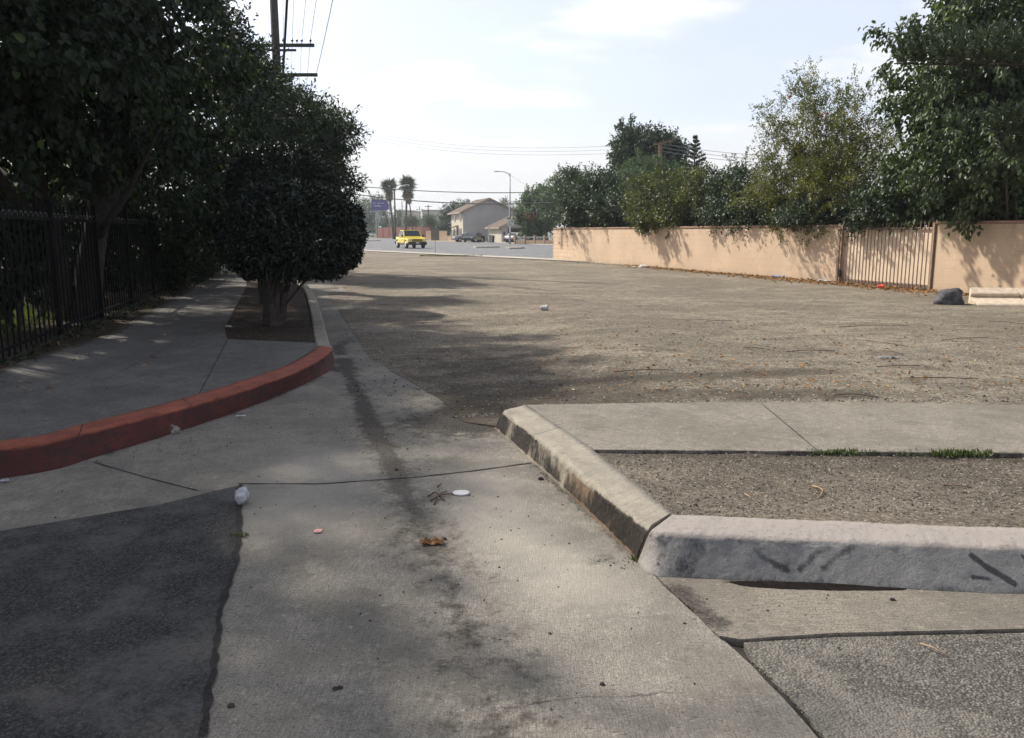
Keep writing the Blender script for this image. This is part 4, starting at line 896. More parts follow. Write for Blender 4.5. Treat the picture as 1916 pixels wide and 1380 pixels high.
def wallseg(name, label, x0, y0, x1, y1, d0, d1, h, mat, cat='wall', group=None, pil=0, capm=None, th_=.2):
    a = Vector((V(x0, y0, d0)[0], d0, 0)); b = Vector((V(x1, y1, d1)[0], d1, 0)); L = (b - a).length; t = thing(name, label, cat, a, math.atan2(b.y - a.y, b.x - a.x), group)
    MB().box(0, L, 0, th_, -.4, h).build('wall_face', mat, t); MB().box(-.04, L + .04, -.04, th_ + .04, h + .003, h + .07).build('cap', capm or M['trim'], t)
    for i in range(pil): x = L * i / max(1, pil - 1); MB().box(x - .2, x + .2, -.12, th_ + .12, -.4, h + .12).build('pilaster', capm or M['trim'], t)
    return t
wallseg('garden_wall', 'taller peach garden wall at left, behind the grey sign back', 797, 451, 836, 451, 139, 136, 1.65, M['tanwall'])
wallseg('garden_wall', 'low peach garden wall with dark fence on top, left of the grey house', 837, 451, 858, 451, 135, 133, .85, M['tanwall'])
wallseg('garden_wall', 'lowest peach garden wall step by the parked silver sedan', 859, 451, 870, 451, 130, 129, .5, M['tanwall'])
t = thing('picket_fence', 'dark picket fence standing on the low peach wall left of the house', 'fence', (V(837, 451, 135.4)[0], 135.4, .92), -.2); mb = MB()
for i in range(14): mb.box(i * .14, i * .14 + .05, 0, .03, 0, .85)
mb.build('pickets', M['cardark'], t); MB().box(0, 2, .03, .06, .7, .76).build('rail', M['cardark'], t)
# post and panel fence on the far corner at right
t = thing('pillar_fence', 'tan low wall with square pillars beyond the street lamp at the far corner', 'wall', (V(963, 455, 106)[0], 106, 0), -.52)
MB().box(0, 22, 0, .18, -.2, .48).build('wall_face', M['tanwall'], t)
for i in range(14): MB().box(i * 1.42 - .1, i * 1.42 + .1, -.05, .23, -.2, 1.12).build('pillar', M['tanwall'], t); MB().box(i * 1.42 + .10, i * 1.42 + .2, -.03, .21, -.2, 1.1).build('post', M['board'], t)
MB().box(0, 22, .06, .12, .82, .90).build('rail', M['white'], t)
def bin_(label, px, d, mat, h=1.05):
    x = V(px, 450, d)[0]; t = thing('wheelie_bin', label, 'bin', (x, d, 0), .3, 'bins beside the grey house'); mb = MB()
    mb.add([(-.24, -.26, 0), (.24, -.26, 0), (.24, .26, 0), (-.24, .26, 0), (-.3, -.33, h), (.3, -.33, h), (.3, .33, h), (-.3, .33, h)], [(3, 2, 1, 0), (4, 5, 6, 7), (0, 1, 5, 4), (1, 2, 6, 5), (2, 3, 7, 6), (3, 0, 4, 7)])
    mb.build('bin_body', mat, t, bevel=.02); MB().box(-.32, .32, -.36, .36, h + .003, h + .08).build('lid', mat, t, bevel=.02)
    for s_ in (-1, 1): MB().tube([(s_ * .27, .26, .1), (s_ * .33, .26, .1)], .1, 10).build('wheel', M['rubber'], t)
bin_('dark green bin against the grey gable wall, right of the dark sedan', 897, 126, M['binblue'], 1.2); bin_('low charcoal bin between the green bin and the white post', 903, 125.5, M['binblk'], .8); bin_('charcoal bin right of the white post by the garage', 921, 122, M['binblk'], .9)
bin_('blue grey bin at the foot of the white post', 917, 121, M['carsilver'], 1.0)
t = thing('marker_post', 'thin white post standing in front of the grey gable wall', 'post', (V(915, 449, 120)[0], 120, 0)); MB().tube([(0, 0, 0), (0, 0, 2.6)], .05, 8).build('post', M['grey'], t); MB().box(-.09, .09, -.03, .03, 1.2, 2.55).build('white_plate', M['white'], t)
# street lamp with signs
lpx, lpy = P(954, 455.2)
lp = thing('street_lamp', 'grey street lamp with curved arm and traffic signs on its pole, at the far corner', 'street lamp', (lpx, lpy, 0)); k_ = lpy / F
MB().tube([(0, 0, -.05), (0, 0, .4), (0, 0, 9.1)], [.17, .13, .085], 12).build('pole', M['grey'], lp, smooth=True)
MB().tube([(0, 0, 8.7), (-.15, 0, 9.0), (-.7, 0, 9.25), (-1.4, 0, 9.3), (-1.6, 0, 9.3)], [.06, .055, .05, .045, .04], 8).build('arm', M['grey'], lp, smooth=True)
mb = MB(); mb.add([(-1.5, -.12, 9.24), (-2.1, -.1, 9.22), (-2.1, .1, 9.22), (-1.5, .12, 9.24), (-1.5, -.08, 9.38), (-2.0, -.06, 9.32), (-2.0, .06, 9.32), (-1.5, .08, 9.38)], [(3, 2, 1, 0), (4, 5, 6, 7), (0, 1, 5, 4), (1, 2, 6, 5), (2, 3, 7, 6), (3, 0, 4, 7)]); mb.build('lamp_head', M['grey'], lp, bevel=.01)
MB().box(-.42, .02, -.16, -.13, 3.2, 3.38).build('street_sign', M['signgreen'], lp); MB().box(.13, .16, -.5, .25, 3.5, 3.72).build('street_sign', M['signgreen'], lp)
s1 = MB().box(-.30, .62, -.16, -.13, 2.3, 3.15).build('traffic_sign', M['white'], lp)
mb = MB()
random.seed(4)
for r_, (wds, z) in enumerate((((.30, .32), 2.94), ((.22, .2, .12), 2.70), ((.34, .26), 2.46))):
    x = -.22
    for wd in wds:
        k2 = int(wd / .07)
        for i in range(k2): mb.box(x, x + .015, -.168, -.161, z - .07, z + .07); mb.box(x + .015, x + .05, -.168, -.161, z + random.choice((-.07, 0, .05)), z + random.choice((-.05, .02, .07)) + .015); x += .07
        x += .06
mb.build('lettering', M['signink'], s1)
MB().box(-.12, .12, -.16, -.13, 1.45, 2.2).build('small_sign', M['white'], lp)
# back of the sign on our side of the main road
sx, sy = P(814.7, 473)
sg = thing('road_sign', 'back of a grey brown rectangular road sign on a thin post at the near kerb', 'road sign', (sx, sy, 0), .1)
MB().box(-.02, .02, -.02, .02, -.1, 1.72).build('post', M['grey'], sg); MB().box(-.30, .30, -.045, -.025, .92, 1.72).build('sign_panel', M['board'], sg, bevel=.005)
# billboard, signals, far poles, palms
bx, by, bz = V(713, 383, 230); k_ = 230 / F
bb = thing('billboard', 'purple billboard with pale script lettering on steel posts, far left beyond the road', 'billboard', (bx, by, 0), .05)
ztop = V(713, 373, 230)[2]; zb = V(713, 393, 230)[2]
MB().box(-2.6, 1.9, -.2, .1, zb, ztop).build('panel', M['signpurple'], bb, bevel=.02); MB().box(-2.7, .2, -.35, .2, zb - .35, zb - .2).build('catwalk', M['grey'], bb)
MB().box(1.9, 2.4, -.2, .1, zb + .2, ztop - 1.0).build('panel', M['signpurple'], bb)
for x in (-1.5, -.9): MB().tube([(x, .25, -.5), (x, .25, ztop - .3)], .16, 8).build('post', M['grey'], bb)
mb = MB(); zz = (zb + ztop) / 2 + .5; x = -2.35
random.seed(9)
for wd in (5, 5, 4):
    for i in range(wd):
        a = [(x + .02, -.23, zz - .12), (x + .07, -.23, zz + random.choice((.12, .22))), (x + .15, -.23, zz - .12), (x + .2, -.23, zz - .02)]; mb.tube(a, .025, 4); x += .2
    x += .22
mb.tube([(-1.9, -.23, zz - .7), (-1.3, -.23, zz - .85), (-.6, -.23, zz - .6), (-.75, -.23, zz - .8), (0, -.23, zz - .85)], .06, 5)
mb.build('lettering', M['white'], bb)
def signal(mbp, t, x, z, green=False):
    hd = MB().box(x - .2, x + .2, -.35, -.05, z - .62, z + .62).build('signal_head', M['black'], t, bevel=.02)
    for i, zz in enumerate((.4, 0, -.4)):
        MB().tube([(x, -.35, z + zz), (x, -.42, z + zz)], .13, 10).build('lens', M['glow'] if (green and i == 2) else M['glass'], hd)
sx, sy, _ = V(711.5, 443, 232)
t = thing('traffic_signal', 'grey signal pole with green light showing and a mast arm, left of the palms', 'traffic signal', (sx, sy, -.3)); MB().tube([(0, 0, 0), (0, 0, 7.6)], [.14, .10], 8).build('pole', M['grey'], t); MB().tube([(0, 0, 7.4), (1.6, 0, 7.6)], .06, 6).build('mast_arm', M['grey'], t)
signal(None, t, .1, 3.6, True); signal(None, t, 1.2, 6.7); 
sx, sy, _ = V(729.5, 443, 228)
t = thing('traffic_signal', 'grey signal pole topped by a curved lamp arm, beside the left palm', 'traffic signal', (sx, sy, -.3)); MB().tube([(0, 0, 0), (0, 0, 10.3), (-.25, 0, 11.2), (-.9, 0, 11.5)], [.15, .10, .07, .06], 8).build('pole', M['grey'], t)
signal(None, t, -.55, 4.6); signal(None, t, .5, 4.5)
def farpole(label, px, ptop, d, arm=1.2, mat='wood', group='poles beyond the main road', name='utility_pole', r=.14):
    x, y, z = V(px, ptop, d); t = thing(name, label, 'utility pole', (x, y, -.3), 0, group); MB().tube([(0, 0, 0), (0, 0, z + .3)], [r * 1.2, r * .8], 8).build('pole', M[mat], t)
    if arm: MB().box(-arm, arm, -.1, .1, z - .15, z).build('crossarm', M[mat], t)
    return t, z + .3
farpole('dark wooden pole standing just right of the left palm', 738, 353, 175, 0, r=.17); farpole('pale grey pole between the two palms', 752, 376, 215, 0, 'grey')
farpole('distant pole with a wide crossarm left of the house', 801, 383, 215, .9); farpole('distant pole with crossarm just above the left roof edge', 849, 375, 190, .75); farpole('short distant pole with crossarm near the small crossarm pole', 785, 404, 260, .0, 'grey')
x, y, z = V(785, 386, 250); t = thing('floodlight_mast', 'distant mast carrying four floodlights behind the red fence', 'light mast', (x, y, 0)); MB().tube([(0, 0, 0), (0, 0, z)], .13, 8).build('mast', M['grey'], t)
for dx in (-.75, .75):
    for dz in (-.9, -1.5): MB().box(dx - .2, dx + .2, -.15, .15, z + dz - .2, z + dz + .15).build('floodlight', M['grey'], t, bevel=.02); MB().bar((0, 0, z + dz), (dx, 0, z + dz), .05).build('bracket', M['grey'], t)
def palm(label, px, py, d, r_px, ptx, trunkm, seed, skirt=True, base=None, nf=42, tr=.20):
    random.seed(seed); rng = np.random.default_rng(seed); x, y, z = V(px, py, d); bx = V(ptx, 445, d)[0]; t = thing('fan_palm', label, 'palm tree', (bx, y, 0), 0, 'fan palms beyond the road'); c = Vector((x - bx, 0, z)); r = r_px * d / F
    MB().tube([(0, 0, -.5), (c.x * .3, 0, z * .3), (c.x * .75, 0, z * .7), tuple(c)], [tr * 1.5, tr * 1.1, tr, tr * .9], 8).build('trunk', trunkm, t, smooth=True)
    for nm, cnt, lo, hi, mt, rr in (('crown', nf, -.75, 1.35, L_palm, 1.9), ('dead_frond_skirt', 60 if skirt else 0, -1.5, -.9, L_skirt, 1.3)):
        if not cnt: continue
        C = []; D = []; U = []
        for i in range(cnt):
            a = random.uniform(0, 2 * math.pi); e = random.uniform(lo, hi); dr_ = Vector((math.cos(a) * math.cos(e), math.sin(a) * math.cos(e), math.sin(e)))
            st = c + dr_ * r * random.uniform(.15, .5) + (Vector((0, 0, -r * random.uniform(0, 1.0))) if nm != 'crown' else Vector((0, 0, 0)))
            side = dr_.cross(Vector((0, 0, 1))).normalized(); upv = side.cross(dr_)
            for q in np.linspace(-1.25, 1.25, 11): C.append(st); D.append(dr_ * math.cos(q) + side * math.sin(q) + Vector((0, 0, -.22 - .12 * abs(q)))); U.append(upv)
        leaves(nm, np.array(C), np.array(D), np.array(U), r * .5 * rr, .16, mt, t, rng, simple_leaf=True)
palm('left fan palm, rounder crown with a short brown skirt', 728, 349, 172, 14, 737, M['bark'], 3); palm('right fan palm, the taller one, straight trunk and ragged brown skirt', 761, 346, 172, 15, 759, M['bark'], 5)
palm('leaning slim fan palm at the right of the pair, crown merging with its neighbour', 765, 364, 180, 9, 774, M['bark'], 7, tr=.13)
# red fence, verge, far buildings
a, b = V(706, 440, 205), V(806, 446, 175)
t = thing('red_fence', 'long red brown board fence behind the palms and the yellow pickup', 'fence', (a[0], a[1], 0), math.atan2(b[1] - a[1], b[0] - a[0])); L = math.dist(a[:2], b[:2])
MB().box(0, L, 0, .1, -.5, 2.6).build('boards', M['redwall'], t)
for i in range(9): MB().box(L * i / 8 - .1, L * i / 8 + .1, -.08, .18, -.5, 2.75).build('post', M['redwall'], t)
mb = MB(); pts = [V(690, 441.5, 250), V(738, 447, 185), V(802, 449, 168), V(806, 444, 176), V(740, 438, 200), V(696, 433, 290)]; mb.add(pts, [tuple(range(6))]); gv = mb.build('grass_verge', simple('verge_grass', (.10, .15, .035), .95, .3, .6)); tag(gv, kind='structure')
def blockb(label, x0, x1, y, d, dep=20):
    a = V(x0, y, d); b = V(x1, y, d); t = thing('warehouse', label, 'building', (a[0], d, 0), 0, 'pale buildings in the distance')
    MB().box(0, b[0] - a[0], 0, dep, -1, a[2]).build('wall', M['bldg'], t); MB().box(-.15, b[0] - a[0] + .15, -.15, dep + .15, a[2] + .003, a[2] + .5).build('parapet', M['trim'], t)
    for i in range(4): w_ = (b[0] - a[0]) / 4; MB().box(w_ * i + w_ * .25, w_ * i + w_ * .7, -.06, -.005, 1.5, 3.5).build('window', M['glass'], t)
blockb('pale warehouse just right of the palms', 742, 775, 396, 280); blockb('pale warehouse left of the grey house, behind the round bush', 790, 826, 395, 275); blockb('low pale building between the two distant warehouses', 700, 792, 412, 300)
for i, (px, d, lb, pt) in enumerate(((693, 240, 'silver car far up the side street at left', 'carsilver'), (684, 262, 'dark car far up the side street at left', 'cardark'))):
    x = V(px, 440, d)[0]; vehicle('distant_car', lb, 'car', (x, d, 0), R(-75), 4.5, 1.76, car_prof, (-1.55, -.95, .15, 1.05, .94, 1.40), M[pt], .32, (1.38, -1.35), group='cars far up the side street')
# wires across
cable('upper black cable crossing the whole gap above the palms', V(560, 334, 100), V(1250, 345, 78), 1.15, .045, 40, 'cables crossing the main road')
cable('lower thicker black cable crossing in front of the palms', V(560, 344, 100), V(1250, 360, 76), 1.6, .055, 40, 'cables crossing the main road')
for i, (ya, yb, lb) in enumerate(((238, 268, 'top'), (244, 275, 'middle'), (250, 282, 'bottom'))):
    cable(lb + ' one of three faint far wires running to the brown pole', V(640, ya - 6, 140), V(1236, yb, 66), 1.6, .020, 30, 'faint far wires', M['grey']); cable(lb + ' one of three faint far wires leaving the brown pole to the right', V(1236, yb, 66), V(1700, yb + 2, 80), 1.0, .018, 30, 'faint far wires', M['grey'])
x, y, z = V(1236, 268, 64); t = thing('utility_pole', 'reddish brown pole with slanted crossarm among the tall dark tree', 'utility pole', (x, y, 0))
MB().tube([(0, 0, 0), (0, 0, z)], [.2, .14], 10).build('pole', M['brownwood'], t); MB().bar((-.55, -.2, z - .12), (1.0, -.2, z + .22), .12).build('crossarm', M['brownwood'], t)
for dx in (-.4, .2, .8): MB().tube([(dx, -.2, z + .04 + dx * .2), (dx, -.2, z + .24 + dx * .2)], [.05, .03], 6).build('insulator', M['insul'], t)
cable('thin wire dropping from the street lamp towards the right trees', (lpx, lpy, 8.9), V(1120, 400, 90), .6, .012)

# ------------------------------------------------------------------ trees
GZ = .13
# left: big broad-leaved tree hanging over the fence
def vcut(c):       # keep the hanging hem of the crown above the fence
    return c[:, 2] > 2.05 + .35 * np.sin(c[:, 1] * 1.3) + .2 * np.sin(c[:, 0] * 2.9)
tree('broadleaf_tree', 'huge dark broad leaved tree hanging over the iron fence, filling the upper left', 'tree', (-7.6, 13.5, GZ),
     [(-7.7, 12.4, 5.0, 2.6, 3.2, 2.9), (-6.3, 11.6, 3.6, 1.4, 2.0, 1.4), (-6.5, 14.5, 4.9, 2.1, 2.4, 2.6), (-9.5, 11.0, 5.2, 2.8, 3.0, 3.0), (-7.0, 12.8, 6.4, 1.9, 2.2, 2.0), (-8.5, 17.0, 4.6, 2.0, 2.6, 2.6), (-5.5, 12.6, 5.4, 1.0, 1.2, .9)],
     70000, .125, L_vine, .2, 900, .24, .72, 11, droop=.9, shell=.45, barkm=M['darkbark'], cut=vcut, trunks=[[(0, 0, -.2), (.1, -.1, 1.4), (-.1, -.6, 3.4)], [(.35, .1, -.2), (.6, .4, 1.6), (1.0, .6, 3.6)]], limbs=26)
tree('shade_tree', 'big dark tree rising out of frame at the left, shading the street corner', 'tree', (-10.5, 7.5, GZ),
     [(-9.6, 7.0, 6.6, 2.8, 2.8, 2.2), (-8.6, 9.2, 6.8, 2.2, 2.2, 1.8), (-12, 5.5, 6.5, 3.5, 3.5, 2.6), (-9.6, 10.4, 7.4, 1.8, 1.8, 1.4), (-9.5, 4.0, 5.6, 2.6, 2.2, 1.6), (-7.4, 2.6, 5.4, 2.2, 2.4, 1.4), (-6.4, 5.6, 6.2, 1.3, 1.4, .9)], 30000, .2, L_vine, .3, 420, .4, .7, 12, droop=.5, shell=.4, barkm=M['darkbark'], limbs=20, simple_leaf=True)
# finer tree behind, around the utility pole
tree('feathery_tree', 'fine leaved dark tree in front of the left utility pole, crown bulging over the road', 'tree', (-10.9, 27.5, GZ),
     [B(545, 238, 82, 76, 28, 2.4), B(600, 285, 58, 75, 27, 1.8), B(478, 165, 66, 62, 29, 2.4), B(480, 300, 100, 110, 30, 2.4), B(560, 330, 70, 70, 27.5, 1.6), B(625, 250, 30, 40, 26.5, .8), B(640, 340, 22, 22, 26, .6)],
     70000, .15, L_fine, .28, 900, .22, .36, 13, droop=.25, shell=.4, lump=.35, limbs=26, twigs=1, simple_leaf=True)
tree('fence_tree', 'dark dense tree behind the fence, between the big tree and the utility pole', 'tree', (-12.0, 21, GZ),
     [B(400, 210, 110, 130, 21, 2.2), B(330, 360, 120, 90, 19.5, 1.8), B(410, 350, 70, 120, 22, 1.8), B(440, 120, 30, 60, 22, 1.2), B(430, 60, 30, 70, 23, 1.2)], 36000, .12, L_vine, .22, 420, .26, .6, 14, droop=.5, shell=.4, barkm=M['darkbark'], simple_leaf=True)
# topiary balls in the parkway
def topiary(label, base, cx, cy, rx, ry, d, nl, seed, stems):
    b = B(cx, cy, rx, ry, d); bl = [(b[0], b[1], b[2], b[3], b[3] * .95, b[4] * 0 + ry * d / F)]
    return tree('topiary_tree', label, 'topiary tree', (*base, GZ), [(b[0], b[1], b[2], b[3], b[3] * .95, ry * d / F)], nl, .062, L_ball, .058, int(nl / 22), .06, .6, seed, 'clipped trees in the planting strip', droop=.15, shell=.84, lump=.035, shoot=1.3, barkm=M['darkbark'],
                trunks=stems, limbs=16, outw=.55, tone=.45, cut=lambda c: c[:, 2] > b[2] - ry * d / F * .80)
bx_, by_ = P(510, 607, .15)
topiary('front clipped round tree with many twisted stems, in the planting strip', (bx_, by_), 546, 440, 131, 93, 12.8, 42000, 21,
        [[(0, 0, -.1), (-.05, .02, .35), (-.14, .1, .85)], [(.05, .02, -.1), (.07, .0, .4), (.10, .05, .9)], [(.10, .1, -.1), (.17, .1, .4), (.27, .2, .85)], [(-.08, .1, -.1), (-.13, .15, .4), (-.24, .2, .85)], [(0, .16, -.1), (.05, .25, .4), (.0, .4, .9)], [(.02, -.06, -.1), (.0, -.05, .4), (.02, -.05, .9)]])
topiary('second clipped round tree, standing just behind the front one', (-4.95, 16.2), 530, 362, 100, 86, 16.6, 34000, 22,
        [[(0, 0, -.1), (-.05, .02, .5), (-.2, .1, 1.3)], [(.08, .02, -.1), (.12, .0, .5), (.3, .05, 1.3)]])
topiary('third clipped tree farther along the strip, mostly hidden by the first two', (-6.3, 21.5), 500, 380, 75, 70, 21.5, 16000, 23, [[(0, 0, -.1), (0, 0, .8), (.1, 0, 1.4)]])
topiary('fourth clipped tree, farthest along the strip', (-8.2, 27), 490, 395, 62, 60, 27, 10000, 24, [[(0, 0, -.1), (0, 0, .8), (.1, 0, 1.4)]])
# shrubs behind and beside the fence
def shrub(label, cx, cy, cz, rx, ry, rz, n, size, mat, seed, group='shrubs along the iron fence', name='shrub', width=.5, droop=.3, cs=.14, shell=.3, base_z=GZ):
    return tree(name, label, 'shrub', (cx, cy, base_z), [(cx, cy, cz, rx, ry, rz)], n, size, mat, .03, max(40, int(n / 60)), cs, width, seed, group, droop=droop, shell=shell, barkm=M['darkbark'], trunks=[[(0, 0, -.1), (.02, 0, cz * .4), (0, .05, cz * .8)], [(.1, 0, -.1), (.2, 0, cz * .4), (.3, .05, cz * .8)]], limbs=10, simple_leaf=size < .09)
for i, (cx, cy, cz, rx, ry, rz, n, lb) in enumerate((
    (-7.2, 11.6, 1.15, .5, .8, .8, 3500, 'leafy shrub inside the fence at the far left edge of the view, long drooping leaves'),
    (-8.9, 16.6, 1.2, .9, 1.6, 1.0, 8000, 'dark shrub inside the fence behind the second fence post'),
    (-9.2, 19.6, 1.2, .9, 1.6, 1.1, 8000, 'dark shrub inside the fence below the big tree'),
    (-9.8, 23.2, 1.3, 1.0, 1.8, 1.2, 8000, 'dark shrub inside the far end of the fence'),
    (-10.3, 27.0, 1.2, 1.0, 1.8, 1.3, 9000, 'dense dark shrub just past the end of the fence'),
    (-11.2, 31.0, 1.5, 1.6, 2.0, 1.6, 9000, 'large dark shrub closing the end of the sidewalk'),
    (-9.3, 33.5, 1.4, 1.6, 1.6, 1.5, 8000, 'dark shrub behind the topiary trees at the end of the strip'))):
    shrub(lb, cx, cy, cz, rx, ry, rz, n, .11, L_vine, 30 + i)
for i, (px, py, d, r, lb) in enumerate(((350, 480, 20.3, .55, 'small bush spilling over the sidewalk through the fence, nearer one'), (385, 465, 23.5, .6, 'small bush spilling over the sidewalk, middle one'), (400, 450, 26.0, .7, 'small bush spilling over the sidewalk at the end of the fence'))):
    x = V(px, 450, d)[0] - .25; shrub(lb, x, d, .5, r * .5, r * 1.2, .45, 2200, .08, L_vine, 50 + i, 'bushes leaning through the fence')
for i in range(9):
    cx = -13.5 + i * .0 - (i % 3) * .8 - i * .3; cy = 9 + i * 3.1; shrub(['lit yellow green shrub in the yard behind the fence', 'dark tall hedge plant behind the fence'][i % 4 > 0] + ', number of the row from the near end ' + 'one two three four five six seven eight nine'.split()[i] if False else ['sunlit shrub far left in the yard, seen through the nearest pickets', 'tall yard hedge plant, nearest of the dark row', 'tall yard hedge plant, second of the dark row', 'tall yard hedge plant, third of the dark row', 'sunlit shrub halfway along the yard hedge', 'tall yard hedge plant beyond the sunlit shrub', 'tall yard hedge plant behind the far fence posts', 'tall yard hedge plant past the end of the fence', 'last sunlit shrub of the yard hedge'][i], cx, cy, 1.8, 1.5, 1.9, 1.9, 5200, .12, L_cit if i % 4 == 0 else L_vine, 60 + i, 'hedge plants in the yard')
tree('yard_tree', 'sunlit yellow green tree deep in the yard, glimpsed above the nearest pickets', 'tree', (*V(30, 400, 22)[:2], GZ), [B(30, 375, 110, 60, 22, 1.6), B(150, 390, 90, 50, 24, 1.6), B(260, 400, 80, 50, 26, 1.6)], 22000, .14, L_cit, .12, 260, .24, .5, 70, shell=.3, simple_leaf=True)
# a lawn patch and dark trunk behind the fence
rng = np.random.default_rng(5); n = 9000; C = np.stack([rng.uniform(-13, -6.6, n), rng.uniform(9.5, 15, n), np.full(n, .13)], 1); keep = C[:, 0] < -(5.95 + (C[:, 1] - 9.2) * .25) - .3; C = C[keep]; n = len(C)
tag(leaves('yard_grass', C, rng.normal(size=(n, 3)) * .35 + np.array([0, 0, 1.0]), rng.normal(size=(n, 3)), .2, .07, L_grass, None, rng, simple_leaf=True), kind='stuff')

# right-hand trees behind the wall
T = 'trees behind the peach wall'
tree('fig_tree', 'large fig tree with big glossy leaves rising at the right edge behind the wall', 'tree', (13.6, 21.5, 0),
     [BW(1815, 130, 140, 130, 1.2, 2.2), BW(1765, 270, 95, 105, .6, 1.8), BW(1860, 300, 140, 110, .6, 2.0), BW(1790, 30, 75, 60, 1.2, 1.2), BW(1900, 60, 120, 120, 1.5, 2.0), BW(1722, 310, 55, 50, 1.0, 1.1), BW(1725, 200, 48, 70, .8, 1.0), BW(1800, 290, 70, 36, -.2, .8), BW(1880, 300, 60, 34, -.4, .7)],
     34000, .145, L_fig, .17, 560, .22, .62, 41, T, droop=.85, shell=.3, lump=.42, limbs=26, rnd=.8)
tree('fig_tree', 'darker lower fig foliage filling the space behind the wall right of the gate', 'tree', (15, 20.5, 0),
     [BW(1700, 385, 80, 40, 1.6, 1.2), BW(1800, 390, 90, 40, 1.6, 1.3), BW(1890, 370, 80, 60, 2.0, 1.5), (15, 18.0, 3.0, 1.8, 1.8, 1.6)], 11000, .17, L_fig, .14, 300, .24, .66, 42, T, droop=.7, shell=.25, limbs=14)
tree('pomegranate_tree', 'airy yellow green tree with wispy shoots and red fruit above the gate', 'tree', (10.3, 27.2, 0),
     [BW(1510, 235, 70, 70, 1.7, 1.4), BW(1600, 235, 55, 65, 1.7, 1.3), BW(1560, 300, 95, 60, 1.6, 1.6), BW(1470, 350, 80, 62, 1.3, 1.5), BW(1590, 365, 100, 60, 1.2, 1.4), BW(1510, 385, 110, 45, 1.0, 1.2), BW(1515, 178, 32, 36, 1.7, .5), BW(1585, 175, 28, 30, 1.7, .5), BW(1455, 245, 34, 26, 1.6, .6), BW(1495, 305, 75, 60, 1.8, 1.3), BW(1625, 300, 50, 60, 1.5, 1.1)],
     74000, .08, L_pom, .10, 640, .15, .45, 43, T, droop=.12, shell=.25, lump=.6, limbs=44, twigs=2, simple_leaf=True, shoot=3.2)
rng = np.random.default_rng(3); M['fruit'] = simple('red_fruit', (.32, .05, .03), .45, .3, 9); par = [q for q in col.objects if q.name.startswith('pomegranate_tree')][0]
for i, (px, py) in enumerate(((1537, 215), (1548, 212), (1590, 222), (1612, 222), (1626, 240), (1610, 252), (1545, 225), (1478, 180))):
    x, y, z = V(px, py, 26.5); bm = bmesh.new(); bmesh.ops.create_uvsphere(bm, u_segments=10, v_segments=8, radius=.05); me = bpy.data.meshes.new('fruit'); bm.to_mesh(me); bm.free(); me.materials.append(M['fruit'])
    o = bpy.data.objects.new('fruit', me); col.objects.link(o); o.parent = par; o.location = Vector((x, y, z)) - par.location
def ctree(label, blobs, n, mat, seed, size=.085, base=None, ncl=420, cs=.17, name='citrus_tree', **kw):
    c = blobs[0]; return tree(name, label, 'tree', base or (c[0], c[1], 0), blobs, n, size, mat, .10, ncl, cs, .5, seed, T, shell=.3, simple_leaf=True, **kw)
ctree('citrus tree with yellow green leaves hanging over the wall top', [BW(1255, 372, 88, 58, 2.3, 1.8), BW(1215, 396, 46, 34, 1.2, 1.1), BW(1305, 350, 42, 38, 2.0, 1.2), BW(1214, 418, 16, 14, -.3, .4), BW(1280, 400, 70, 26, 1.5, 1.0)], 42000, L_cit, 44, .10, droop=.5)
ctree('rounded darker green tree right of the citrus tree', [BW(1385, 368, 62, 60, 1.8, 1.5), BW(1425, 392, 60, 36, 1.6, 1.2), BW(1355, 350, 38, 40, 2.0, 1.0), BW(1375, 400, 60, 24, 1.6, .9)], 32000, L_dark, 45, .10, droop=.3, name='orchard_tree')
ctree('low dark bush behind the wall just left of the gate', [BW(1540, 398, 80, 26, .9, 1.0), BW(1650, 388, 70, 32, .8, 1.0), BW(1450, 402, 60, 22, 1.2, 1.0)], 22000, L_dark, 46, .10, name='orchard_tree')
ctree('medium green tree at the far end of the wall', [BW(1105, 385, 58, 45, 3, 1.9), BW(1082, 358, 32, 36, 4.5, 1.3), BW(1125, 365, 40, 50, 4, 1.3), BW(1155, 395, 50, 36, 2.5, 1.3), BW(1078, 400, 24, 26, 3, 1.0)], 36000, L_dark, 47, .15, cs=.26, name='orchard_tree')
ctree('feathery grey green tree rising beyond the end of the wall', [B(1060, 350, 30, 32, 60, 1.1), B(1088, 370, 32, 34, 60, 1.3)], 14000, L_far, 48, .16, name='pepper_tree', cs=.2)
tree('tall_evergreen', 'tall dark evergreen with knobbly top behind the wall, left of the small conifer', 'tree', (*V(1215, 400, 68)[:2], 0),
     [B(1175, 278, 28, 34, 68, 1.4), B(1210, 268, 30, 26, 68, 1.4), B(1245, 285, 32, 34, 69, 1.4), B(1210, 310, 58, 42, 68, 2.2), B(1163, 305, 18, 34, 67, 1), B(1272, 298, 12, 28, 69, .8), B(1215, 355, 62, 50, 68, 2.2)],
     42000, .27, L_dark, .35, 420, .36, .5, 49, T, droop=.0, shell=.4, lump=.5, limbs=18, simple_leaf=True)
tree('willowy_tree', 'bright green round crown in front of the tall dark evergreen', 'tree', (*V(1210, 400, 60)[:2], 0), [B(1205, 325, 42, 32, 60, 1.6), B(1245, 340, 44, 34, 60, 1.6)], 16000, .18, L_far, .2, 200, .3, .35, 50, T, shell=.3, simple_leaf=True)
tree('corner_tree', 'broad green tree standing over the pillared wall across the main road', 'tree', (*P(1021, 449), 0), [B(1010, 395, 33, 38, 108, 3.0), B(1035, 385, 25, 32, 104, 2.5), B(990, 375, 14, 16, 112, 1.6), B(1018, 365, 18, 14, 108, 1.8), B(1000, 415, 28, 22, 108, 2)], 34000, .32, L_far, .35, 360, .42, .5, 51, 'trees beyond the main road', shell=.3, simple_leaf=True)
